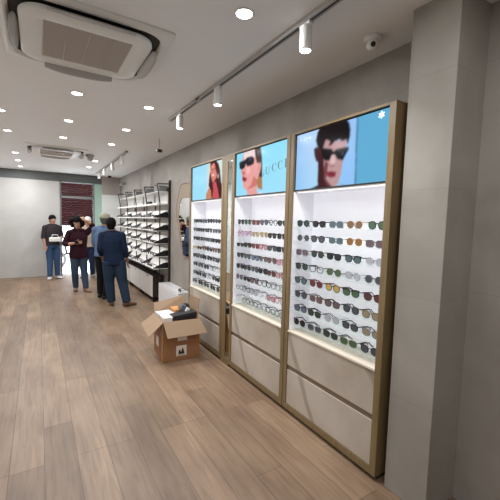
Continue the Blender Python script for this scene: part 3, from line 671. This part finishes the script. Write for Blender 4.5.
for i in range(4):
    for r, z in enumerate(ZR):
        lb = f'white tray with black sloped ends on the {ROWN[r] if r < 4 else "lowest"} shelf, {BAYN[i]} bay'
        loc = (1.762, YS[i]+.018, z+.0015)
        if tray is None:
            t = tray = thing('display_tray', lb, 'display tray', loc, 'eyewear trays on the wall shelving')
            for yy in (0, .822): obj('end_cheek', MB().prism([(0, yy, 0), (.275, yy, 0), (.275, yy, .105), (.20, yy, .105), (0, yy, .018)], (0, .012, 0)), M_black, t)
            mb = MB(); mb.box(.002, .27, .012, .822, 0, .008); mb.prism([(.15, .012, .008), (.275, .012, .008), (.275, .012, .140), (.24, .012, .140)], (0, .810, 0)); obj('tray_bed', mb, M_trayw, t)
        else: t = copy_thing(tray, loc, lb)
        for j in range(5):
            sh, fr, ln = random.choice(STY); kd = 'eyeglasses' if ln == 'clear' else 'sunglasses'
            me = one_mesh(sh, fr, ln); k2 = ('fold', sh, fr, ln)
            y = YS[i]+.12+.155*j
            glasses(sh, fr, ln, (1.784, y, z+.0105), random.uniform(-.1, .1), f'{fr} {kd}, {ORD[j]} from the near end of the {ROWN[r] if r < 4 else "lowest"} tray, {BAYN[i]} bay', 'glasses in the shelving trays', parts=False)
M_bag = mat('grey_storage_board', (128, 126, 124), .6)
for i in range(4):
    t = thing('storage_box', f'grey lidded box on the upper shelf of the {BAYN[i]} shelving bay', 'box', (1.865, YS[i]+.04, 2.1125), 'grey boxes on top of the shelving')
    obj('body', box(0, .15, 0, .30, 0, .085, bev=.004), M_bag, t); obj('lid', box(-.004, .154, -.004, .304, .085, .105, bev=.004), M_bag, t)
t = thing('glasses_case', 'small black glasses case on the top shelf of the shelving unit', 'glasses case', (1.82, 6.62, 1.89))
obj('body', box(0, .06, 0, .20, 0, .03, bev=.008), M_black, t); obj('lid', box(0, .06, 0, .20, .031, .05, bev=.008), M_black, t)
# low storage cabinets under the shelving
M_cab = plaster('cabinet_front_board', (196, 190, 184), (214, 208, 202))
cab = None
for i, (y, lb) in enumerate(((6.45, 'low white fronted storage cabinet with dark sides, nearest under the wall shelving'), (7.43, 'low white fronted storage cabinet under the shelving, second from the near end'), (8.41, 'low white fronted storage cabinet under the shelving, furthest towards the entrance'))):
    if cab is None:
        t = cab = thing('storage_cabinet', lb, 'cabinet', (1.83, y, 0), 'low cabinets under the shelving')
        obj('body', box(.012, .20, 0, .96, .10, .52), M_dark, t, 'dark carcass')
        d = obj('door', box(0, .012, .006, .954, .105, .515, bev=.002), M_cab, t)
        obj('handle', box(-.008, 0, .30, .38, .475, .487), M_black, d)
        for yy in (.08, .88): obj('foot', MB().cyl((.05, yy, 0), (.05, yy, .10), .018), M_black, t)
    else: copy_thing(cab, (1.83, y, 0), lb)

# ------------------------------------------------------------------ white glossy box on the floor
t = thing('white_cabinet', 'low glossy white box unit on the floor behind the open cardboard box', 'cabinet', (1.845, 5.05, 0))
obj('body', box(0, .205, 0, 1.02, .0, .435), M_whitegloss, t)
obj('top', box(-.004, .208, -.004, 1.024, .435, .453, bev=.003), M_whitegloss, t)
obj('door_panel', box(-.01, 0, .01, 1.01, .03, .425, bev=.002), M_whitegloss, t)
t = thing('sunglasses', 'black sunglasses lying on top of the glossy white box', 'sunglasses', (1.90, 5.15, .453))
fm, tm, _ = gparts('wayfarer', B_); link('frame', fm, t)
for sy in (-1, 1): link('lens', lens('wayfarer', sy, 'black'), t)
for me in tm: link('temple', me, t)

# ------------------------------------------------------------------ open cardboard box with contents
BR = -.06
bx_ = thing('cardboard_box', 'open brown cardboard box with folded out flaps on the wooden floor', 'cardboard box', (1.148, 3.62, 0), None, BR)
LX, LY, HB, TH = .425, .44, .465, .005
for nme, bb in (('front_wall', (0, LX, 0, TH)), ('back_wall', (0, LX, LY-TH, LY)), ('side_wall', (0, TH, TH, LY-TH)), ('side_wall', (LX-TH, LX, TH, LY-TH))):
    obj(nme, box(*bb, .004, HB), M_card, bx_)
obj('base', box(0, LX, 0, LY, 0, .004), M_card, bx_)
def flapbox(name, p0, p1, d0, d1, m=M_cardin):
    # p0-p1 hinge, d0/d1 offsets of the free corners
    p0, p1, d0, d1 = V(p0), V(p1), V(d0), V(d1); n = (p1-p0).cross(d0).normalized()*.005
    o = MB(); o.prism([p0, p1, p1+d1, p0+d0], n); return obj(name, o, m, bx_)
flapbox('flap', (0, -.001, HB), (LX, -.001, HB), (.02, -.12, -.15), (.05, -.12, -.14))
flapbox('flap', (-.001, LY, HB), (-.001, 0, HB), (-.15, .03, -.12), (-.165, -.05, -.13))
flapbox('flap', (LX+.001, 0.06, HB), (LX+.001, LY, HB), (.02, .02, .21), (.02, -.02, .20))
flapbox('flap', (LX, LY+.001, HB), (0, LY+.001, HB), (-.01, .10, .17), (.02, .10, .10))
obj('tape', box(-.0015, .04, -.0015, 0, .0, HB-.01), M_tape, bx_, 'glossy amber tape down the corner')
obj('tape', box(-.0015, 0, -.0015, .06, .0, HB-.01), M_tape, bx_, 'glossy amber tape down the corner')
obj('tape', box(LX-.035, LX, -.0015, 0, 0, HB-.01), M_tape, bx_)
lb_ = obj('shipping_label', box(.165, .275, -.0022, -.0005, .23, .335), M_label, bx_, 'blank looking paper label')
lb_ = obj('handling_label', box(.15, .27, -.0022, -.0005, .055, .175), M_label, bx_, 'white label with black handling symbols')
mb = MB(); mb.box(.175, .245, -.0032, -.002, .075, .098); mb.box(.178, .20, -.0032, -.002, .098, .125); mb.prism([(.205, -.002, .098), (.24, -.002, .098), (.235, -.002, .13), (.222, -.002, .15), (.215, -.002, .12)], (0, -.0012, 0)); mb.box(.165, .255, -.0032, -.002, .062, .067)
obj('symbol', mb, M_black, lb_)
obj('side_label', box(-.0022, -.0005, .20, .31, .12, .23), M_label, bx_); obj('side_mark', MB().tube([(-.001, .13+.04*math.cos(a), .33+.04*math.sin(a)) for a in [2*math.pi*i/20 for i in range(20)]], .003, n=4, closed=True, ref=(1, 0, 0)), M_label, bx_, 'pale ring mark')
Rb = Matrix.Rotation(BR, 4, 'Z')
def inb(x, y, z): p = Rb @ V((x, y, z)); return (p.x+1.148, p.y+3.62, p.z)
def cont(name, label, cat, p, dims, rz, m, parts=None, ry=0., rx=0.):
    t = thing(name, label, cat, inb(p[0], p[1], p[2]+(.022 if p[2] > .1 else 0))); t.rotation_euler = (rx, ry, BR+rz)
    a, b_, c = dims
    obj('body', box(-a/2, a/2, -b_/2, b_/2, 0, c*.8, bev=.003), m, t); obj('lid', box(-a/2-.002, a/2+.002, -b_/2-.002, b_/2+.002, c*.8+.0005, c, bev=.003), m, t)
    return t
M_bx1 = mat('charcoal_box', (38, 40, 44), .4); M_bx2 = mat('ivory_box', (236, 232, 222), .5); M_bx3 = mat('white_carton', (222, 222, 222), .5); M_bx4 = mat('tan_carton', (196, 140, 84), .6)
cont('carton', 'tan brown carton at the bottom of the open cardboard box', 'box', (.21, .22, .0045), (.40, .41, .382), 0, M_bx4)
cont('gift_box', 'long charcoal box lying across the top of the open cardboard box', 'box', (.255, .155, .395), (.36, .13, .09), .10, M_bx1, ry=-.06)
cont('ivory_box', 'small ivory white box in the near corner of the open cardboard box', 'box', (.062, .105, .372), (.10, .14, .11), .05, M_bx2)
cont('white_carton', 'flat white carton at the left back inside the open cardboard box', 'box', (.10, .30, .372), (.17, .20, .10), .12, M_bx3)
cont('small_carton', 'orange-brown small carton behind the charcoal box in the cardboard box', 'box', (.24, .32, .372), (.09, .16, .14), .1, M_bx4)
t = thing('plastic_bag', 'crumpled black and white plastic packet at the back of the cardboard box', 'bag', inb(.33, .27, .42))
mb = MB(); rings = []
for i in range(9):
    a = i/8; rr = .078*math.sin(math.pi*(.12+.8*a))+.006
    rings.append([V((rr*math.cos(q)*(1+.25*math.sin(3*q+i)), rr*.8*math.sin(q)*(1+.2*math.cos(4*q+2*i)), .17*a)) for q in [2*math.pi*j/16 for j in range(16)]])
mb.loft(rings); obj('film', mb, M_bx1, t)
mb = MB(); mb.box(-.02, .03, -.075, -.045, .05, .13, bev=.008, rot=Matrix.Rotation(.5, 3, 'Y')); obj('printed_patch', mb, M_bx3, t, 'white patch')
# ------------------------------------------------------------------ people
def baked(name, mb, m, voxel=.008, smooth=2):
    me = mb.mesh(name, m); o = bpy.data.objects.new(name+'_tmp', me); COL.objects.link(o)
    r = o.modifiers.new('r', 'REMESH'); r.mode = 'VOXEL'; r.voxel_size = voxel; r.use_smooth_shade = True
    if smooth:
        s = o.modifiers.new('s', 'SMOOTH'); s.iterations = smooth; s.factor = .5
    bpy.context.view_layer.update()
    out = bpy.data.meshes.new_from_object(o.evaluated_get(bpy.context.evaluated_depsgraph_get()))
    bpy.data.objects.remove(o); out.name = name
    if not out.materials: out.materials.append(m)
    return out
def lerp(a, b, t): return V(a)*(1-t)+V(b)*t
def limb(mb, a, b, c, ra, rb, rc, add=0., end=1., bulge=1.):
    P = [lerp(a, b, t) for t in (0, .5, .92)]+[lerp(b, c, t) for t in (.08, .4, .8, 1.)]
    R = [ra, (ra*.45+rb*.55)*1.04, rb, rb*.98, (rb*.6+rc*.4)*1.05*bulge, rc*1.05, rc]
    if end < 1:
        L = [(b-a).length if isinstance(a, V) else 0]
        k = max(2, int(round(len(P)*end))); P, R = P[:k], R[:k]
    mb.tube(P, [r+add for r in R], n=14); mb.ball(a, (ra+add)*1.02); mb.ball(b, (rb+add)*.99)
    return P[-1]
def hand(mb, w, d, side, curl=.5, s=1.):
    # w wrist, d direction of the fingers, side = thumb side direction
    w, d, side = V(w), V(d).normalized(), V(side); side = (side-d*side.dot(d)).normalized(); n = d.cross(side)
    mb.tube([w-d*.02, w+d*.03, w+d*.06, w+d*.085], [(.024, .017), (.034, .015), (.038, .014), (.036, .012)], n=12, ref=side)
    for i, (o, L) in enumerate(((.028, .068), (.010, .078), (-.009, .072), (-.027, .056))):
        p = w+d*.075+side*o; q = p+(d+n*curl*.35).normalized()*L*.45; r_ = q+(d*.8+n*curl).normalized()*L*.33; e = r_+(d*.4+n*curl*1.3).normalized()*L*.28
        mb.tube([p, q, r_, e], [.0095, .009, .008, .0065], n=8); mb.ball(e, .0066)
    p = w+d*.02+side*.026; q = p+(d*.7+side*.8).normalized()*.035; e = q+(d*.9+side*.25+n*.3*curl).normalized()*.032
    mb.tube([p, q, e], [.013, .011, .008], n=8); mb.ball(e, .0082)
def person(label, loc, rz, J, skin, top, trousers, shoe, hair, sleeve=.75, hem=.80, collar=True, group=None):
    t = thing('person', label, 'person', loc, group, rz)
    H = J.get('lift', 0)
    hp, wa, ch, nk, hd = [V(J[k]) for k in ('hip', 'waist', 'chest', 'neck', 'head')]
    tor = [hp-V((0, 0, .05)), hp+V((0, 0, .03)), wa, lerp(wa, ch, .6), ch+V((0, 0, .04)), lerp(ch, nk, .75), nk]
    tr = [(.125, .10), (.160, .115), (.14, .10), (.158, .108), (.168, .108), (.128, .08), (.062, .055)]
    k = J.get('bulk', 1.)
    tr = [(a*k, b*k) for a, b in tr]
    mb = MB(); mb.tube(tor, tr, n=18, ref=(1, 0, 0)); mb.tube([nk-V((0, 0, .04)), lerp(nk, hd, .4), hd-V((0, 0, .03))], [.062, .052, .05], n=14)
    f = V(J.get('face', (0, 1, 0))).normalized(); s = V((f.y, -f.x, 0)).normalized()
    # head: skull, jaw, brow, nose, ears
    def hp_(a, b, c): return hd+s*a+f*b+V((0, 0, c))
    mb.ball(hp_(0, -.008, .018), .094, n=18, sc=(.84, .98, 1.08)); mb.ball(hp_(0, .022, -.045), .066, n=16, sc=(.86, .86, 1.0)); mb.ball(hp_(0, .055, -.088), .024)
    mb.tube([hp_(0, .082, .012), hp_(0, .104, -.022), hp_(0, .098, -.036)], [.008, .013, .012], n=8)
    mb.ball(hp_(0, .078, -.062), .018, sc=(1.2, .7, .7))
    for q in (-1, 1): mb.ball(hp_(q*.079, -.004, -.008), .028, n=10, sc=(.4, .6, 1.))
    for side, q in (('L', -1), ('R', 1)):
        sh, el, wr, hdv, th = [V(x) for x in J['arm'+side]]
        limb(mb, sh, el, wr, .052, .04, .026, bulge=1.05); mb.tube([lerp(nk, sh, .15), sh], [.05, .05], n=12)
        hand(mb, wr, hdv, th, curl=J.get('curl', .6))
        a, b, c = [V(x) for x in J['leg'+side]]
        limb(mb, a, b, c, .082, .055, .038, bulge=1.12)
        toe = V(J['toe'+side]).normalized(); mb.tube([c-toe*.05-V((0, 0, .045)), c-V((0, 0, .035))+toe*.03, c+toe*.11-V((0, 0, .05)), c+toe*.16-V((0, 0, .058))], [(.03, .03), (.036, .034), (.042, .022), (.03, .014)], n=12, ref=toe.cross(V((0, 0, 1))))
    link('body', baked('body', mb, skin, .0075), t)
    # clothes
    mb = MB(); P = []; R = []
    hz = hem
    P = [V((hp.x, hp.y, hz)), V((hp.x, hp.y, (hz+hp.z)/2+.02)), hp+V((0, 0, .06)), wa, lerp(wa, ch, .6), ch+V((0, 0, .04)), lerp(ch, nk, .75), nk-V((0, 0, .008))]
    add = .02; R = [(a*k+add, b*k+add) for a, b in [(.168, .12), (.166, .12), (.160, .112), (.148, .104), (.160, .108), (.170, .108), (.13, .082), (.060, .054)]]
    mb.tube(P, R, n=20, ref=(1, 0, 0))
    for side in 'LR':
        sh, el, wr = [V(x) for x in J['arm'+side][:3]]
        a0 = lerp(nk, sh, .2); mb.tube([a0, sh], [.058, .062], n=14); mb.ball(sh, .069)
        pts = [sh, lerp(sh, el, .5), lerp(sh, el, .95)]; rr = [.067, .062, .058]
        if sleeve > .5: pts += [lerp(el, wr, t_) for t_ in (.1, (sleeve-.5)*2)]; rr += [.056, .047]
        else: pts = pts[:2]; rr = rr[:2]
        mb.tube(pts, rr, n=14)
    sm = baked('shirt', mb, top, .009); so = link('shirt', sm, t)
    if collar:
        mb = MB(); mb.tube([nk+s*math.sin(a)*.066+f*math.cos(a)*.062+V((0, 0, .012)) for a in [2*math.pi*i/20 for i in range(20)]], (.016, .007), n=8, closed=True, ref=(0, 0, 1)); obj('collar', mb, top, so)
    mb = MB(); mb.tube([hp-V((0, 0, .06)), hp+V((0, 0, .03)), hp+V((0, 0, .10))], [(.15*k, .118*k), (.166*k, .122*k), (.155*k, .115*k)], n=18, ref=(1, 0, 0))
    for side in 'LR':
        a, b, c = [V(x) for x in J['leg'+side]]; w = J.get('legw', 1.)
        mb.tube([a+V((0, 0, .03)), lerp(a, b, .5), b, lerp(b, c, .5), c+V((0, 0, .0))], [.098*w, .088*w, .072*w, .066*w, .058*w], n=16)
    link('trousers', baked('trousers', mb, trousers, .009), t)
    for side in 'LR':
        c = V(J['leg'+side][2]); toe = V(J['toe'+side]).normalized(); mb = MB(); up = V((0, 0, 1)); z0 = c.z
        G = lambda d, z: V((c.x, c.y, z))+toe*d
        mb.tube([G(-.075, .035), G(-.04, .04), G(.04, .038), G(.12, .03), G(.185, .024)], [(.03, .03), (.042, .037), (.048, .036), (.05, .028), (.03, .018)], n=14, ref=toe.cross(up))
        mb2 = baked('shoe', mb, shoe, .008, 1); zmin = min(v.co.z for v in mb2.vertices)
        for v in mb2.vertices: v.co.z = max(v.co.z-zmin*0, .002)
        link('shoe', mb2, t)
    # hair
    mb = MB(); st = hair[0]
    if st == 'bushy':
        random.seed(3)
        for i in range(110):
            a = random.uniform(0, 2*math.pi); b = random.uniform(-.85, 1.5); rr = .088
            d = s*math.cos(a)*math.cos(b)*1.05+f*(math.sin(a)*math.cos(b))+V((0, 0, math.sin(b)*1.05))
            if d.dot(f) > .5 and d.z < .42: continue
            mb.ball(hd+V((0, 0, .02))-f*.01+d*rr*1.2, random.uniform(.036, .054), n=8)
        link('hair', baked('hair', mb, hair[1], .009, 1), t)
    else:
        mb.ball(hp_(0, -.018, .034), .103, n=18, sc=(.86, .98, 1.0))
        if st == 'short': mb.ball(hp_(0, -.045, -.02), .078, n=16, sc=(.95, .75, 1.0))
        link('hair', baked('hair', mb, hair[1], .008, 1), t)
        if st == 'cap':
            pass
    if st == 'cap':
        mb = MB(); mb.loft([[hp_(math.cos(a)*r_, math.sin(a)*r_*1.12-.012, z) for a in [2*math.pi*i/24 for i in range(24)]] for r_, z in ((.096, .022), (.098, .05), (.093, .085), (.07, .118), (.035, .130))]); obj('cap', mb, hair[2], t)
        mb = MB(); mb.ball(hp_(0, -.045, -.02), .078, n=16, sc=(.95, .75, 1.0)); link('hair', baked('hair', mb, hair[1], .008, 1), t)
    # face
    eye = mat('eye_white', (225, 220, 215), .3); pup = mat('pupil', (30, 20, 16), .2); lip = mat('lips', (120, 66, 60), .5)
    for q in (-1, 1):
        e = obj('eye', MB().ball(hp_(q*.031, .073, .006), .0125, n=10), eye, t); obj('pupil', MB().ball(hp_(q*.031, .0835, .006), .005, n=8), pup, e)
        obj('eyebrow', MB().tube([hp_(q*.016, .086, .026), hp_(q*.034, .084, .030), hp_(q*.05, .072, .025)], .0035, n=6), hair[1], t)
    obj('mouth', MB().tube([hp_(-.022, .083, -.060), hp_(0, .093, -.058), hp_(.022, .083, -.060)], [.003, .0055, .003], n=8), lip, t)
    return t
SK1 = mat('brown_skin', (138, 94, 70), .55); SK2 = mat('tan_skin', (168, 124, 98), .55)
def fab(n, c, ns=60): return mat(n, c, .85, noise=.22, nscale=ns, bump=.2, spec=.2)
HB = mat('black_hair', (13, 11, 11), .75, spec=.1); HG = mat('grey_hair', (120, 116, 108), .7); HW = mat('white_hair', (224, 222, 218), .7)
dn = (0, 0, -1)
# man in navy shirt, back to the camera
person('person seen from behind in a navy shirt and wide slate jeans, nearest of the visitors', (1.125, 6.52, 0), -.20, dict(
    hip=(.03, 0, .82), waist=(.02, 0, .96), chest=(.0, 0, 1.15), neck=(-.01, .0, 1.355), head=(-.015, .02, 1.485), face=(.10, 1, 0), bulk=.98,
    armL=((-.165, 0, 1.29), (-.205, .0, 1.04), (-.17, .14, .86), (.2, .3, -1), (.6, .8, 0)),
    armR=((.165, 0, 1.29), (.215, -.01, 1.03), (.26, .06, .81), (.05, .15, -1), (-.2, 1, 0)),
    legL=((-.06, 0, .80), (-.055, .03, .44), (-.02, .02, .075)), legR=((.11, 0, .80), (.17, -.0, .44), (.245, -.09, .075)), toeL=(-.1, 1, 0), toeR=(.95, .45, 0), legw=1.22),
    SK1, fab('navy_denim_shirt', (18, 31, 53)), fab('slate_jeans', (34, 50, 68)), mat('brown_leather', (92, 62, 44), .5), ('short', HB), sleeve=.8, hem=.76)
# man in light blue shirt with a pale cap
person('person in a light blue shirt, black trousers and pale cap, half hidden', (1.10, 7.28, 0), -.75, dict(
    hip=(0, 0, .88), waist=(0, 0, 1.02), chest=(0, .01, 1.22), neck=(0, .02, 1.42), head=(.0, .05, 1.57), face=(-.1, 1, 0), bulk=1.08,
    armL=((-.19, 0, 1.36), (-.235, .02, 1.10), (-.20, .14, .88), (0, .2, -1), (.6, .8, 0)), armR=((.19, 0, 1.36), (.24, .04, 1.10), (.19, .2, 1.0), (-.1, .9, .1), (-.6, 0, .8)),
    legL=((-.09, 0, .86), (-.09, .01, .47), (-.08, -.01, .075)), legR=((.09, 0, .86), (.10, -.02, .47), (.10, -.10, .075)), toeL=(-.1, 1, 0), toeR=(.3, 1, 0), legw=1.05),
    SK1, fab('light_blue_shirt', (84, 104, 132)), fab('black_trousers', (16, 16, 18)), mat('black_leather', (20, 18, 18), .4), ('cap', mat('dark_grey_hair', (70, 66, 60), .7), fab('pale_cap', (160, 157, 138))), sleeve=.9, hem=.84)
# woman with raised arm
person('person with bushy dark hair, maroon top and jeans, raising one hand to the head', (.72, 8.15, 0), math.pi+.1, dict(
    hip=(0, 0, .82), waist=(0, 0, .96), chest=(0, .0, 1.14), neck=(0, .0, 1.335), head=(.03, .03, 1.465), face=(.15, 1, 0), bulk=1.0,
    armL=((-.17, 0, 1.27), (-.30, .05, 1.42), (-.12, .10, 1.54), (.75, .0, .4), (0, -.3, 1)), armR=((.17, 0, 1.27), (.27, .0, 1.02), (.09, .20, 1.06), (-.9, .3, .2), (0, .2, 1)),
    legL=((-.08, 0, .80), (-.10, .03, .44), (-.12, .10, .075)), legR=((.08, 0, .80), (.08, .0, .44), (.04, -.12, .075)), toeL=(-.3, 1, 0), toeR=(.3, 1, 0), curl=.9),
    SK2, fab('maroon_top', (44, 16, 26)), fab('washed_jeans', (58, 72, 90)), mat('tan_sandal', (130, 98, 74), .6), ('bushy', HB), sleeve=.72, hem=.73)
# elderly person by the doorway
person('white haired person in a beige patterned shirt and dark trousers beside the doorway', (1.12, 10.05, 0), math.pi-.1, dict(
    hip=(0, 0, .84), waist=(0, 0, .98), chest=(0, .0, 1.17), neck=(0, .0, 1.37), head=(0, .03, 1.50), face=(0, 1, 0), bulk=1.0,
    armL=((-.17, 0, 1.30), (-.215, .0, 1.06), (-.20, .08, .84), (0, .2, -1), (.6, .8, 0)), armR=((.17, 0, 1.30), (.215, .0, 1.06), (.20, .08, .84), (0, .2, -1), (-.6, .8, 0)),
    legL=((-.08, 0, .82), (-.09, .02, .45), (-.10, .0, .075)), legR=((.08, 0, .82), (.08, .02, .45), (.10, .06, .075)), toeL=(-.3, 1, 0), toeR=(.5, 1, 0)),
    SK2, fab('beige_patterned_shirt', (168, 150, 132), 25), fab('dark_blue_trousers', (34, 44, 70)), mat('grey_shoe', (110, 110, 112), .6), ('white', HW), sleeve=.6, hem=.82)
person('person in charcoal top and blue jeans holding a white handbag, left of the doorway', (.30, 10.1, 0), math.pi+.3, dict(
    hip=(0, 0, .86), waist=(0, 0, 1.0), chest=(0, .0, 1.19), neck=(0, .0, 1.39), head=(0, .03, 1.52), face=(0, 1, 0), bulk=1.0,
    armL=((-.17, 0, 1.32), (-.215, .0, 1.08), (-.12, .2, 1.04), (.8, .3, 0), (0, 0, 1)), armR=((.17, 0, 1.32), (.215, .0, 1.08), (.20, .08, .86), (0, .2, -1), (-.6, .8, 0)),
    legL=((-.08, 0, .84), (-.09, .02, .46), (-.10, .0, .075)), legR=((.08, 0, .84), (.08, .02, .46), (.10, .06, .075)), toeL=(-.3, 1, 0), toeR=(.5, 1, 0)),
    SK2, fab('charcoal_top', (48, 42, 46)), fab('blue_jeans', (56, 80, 112)), mat('white_shoe', (200, 200, 200), .6), ('short', HB), sleeve=.6, hem=.88)
pb = thing('handbag', 'white handbag held in front by the person left of the doorway', 'handbag', (.345, 9.80, .98), None, .3)
obj('body', box(-.13, .13, -.04, .04, 0, .11, bev=.02), M_white, pb); obj('handle', MB().tube([(-.08, 0, .105), (-.06, 0, .17), (.06, 0, .17), (.08, 0, .105)], .008), M_white, pb)
# phone in the woman's hand
ph = thing('phone', 'dark phone held by the person in the maroon top', 'phone', (.70, 7.92, 1.085), None, .2)
obj('body', box(-.075, .075, -.005, .005, -.035, .035, bev=.004), M_black, ph); obj('display', box(-.068, .068, .005, .006, -.031, .031), mat('phone_glass', (30, 34, 44), .1), ph)

# ------------------------------------------------------------------ light and camera
wd = bpy.data.worlds.new('sky'); S.world = wd; wd.use_nodes = True
bg = wd.node_tree.nodes['Background']; bg.inputs[0].default_value = (.88, .95, 1, 1); bg.inputs[1].default_value = 11.0
S.view_settings.view_transform = 'Standard'; S.view_settings.look = 'None'; S.view_settings.gamma = 1; S.view_settings.exposure = 0; S.view_settings.use_curve_mapping = False
yaw, pit, rol, F_ = .55707, -.08265, .02586, 340.
cy, sy, cp, sp, cr, sr = math.cos(yaw), math.sin(yaw), math.cos(pit), math.sin(pit), math.cos(rol), math.sin(rol)
R0 = V((cy, -sy, 0)); F0 = V((sy, cy, 0)); Fd = F0*cp+V((0, 0, 1))*sp; U0 = -F0*sp+V((0, 0, 1))*cp
Rr = R0*cr+U0*sr; Uu = U0*cr-R0*sr
cam = bpy.data.cameras.new('camera'); co = bpy.data.objects.new('camera', cam); COL.objects.link(co)
M = Matrix((Rr, Uu, -Fd)).transposed().to_4x4(); M.translation = V((0, 0, 1.6)); co.matrix_world = M
cam.sensor_fit = 'HORIZONTAL'; cam.sensor_width = 36; cam.lens = 36*F_/500; cam.clip_start = .05
S.camera = co
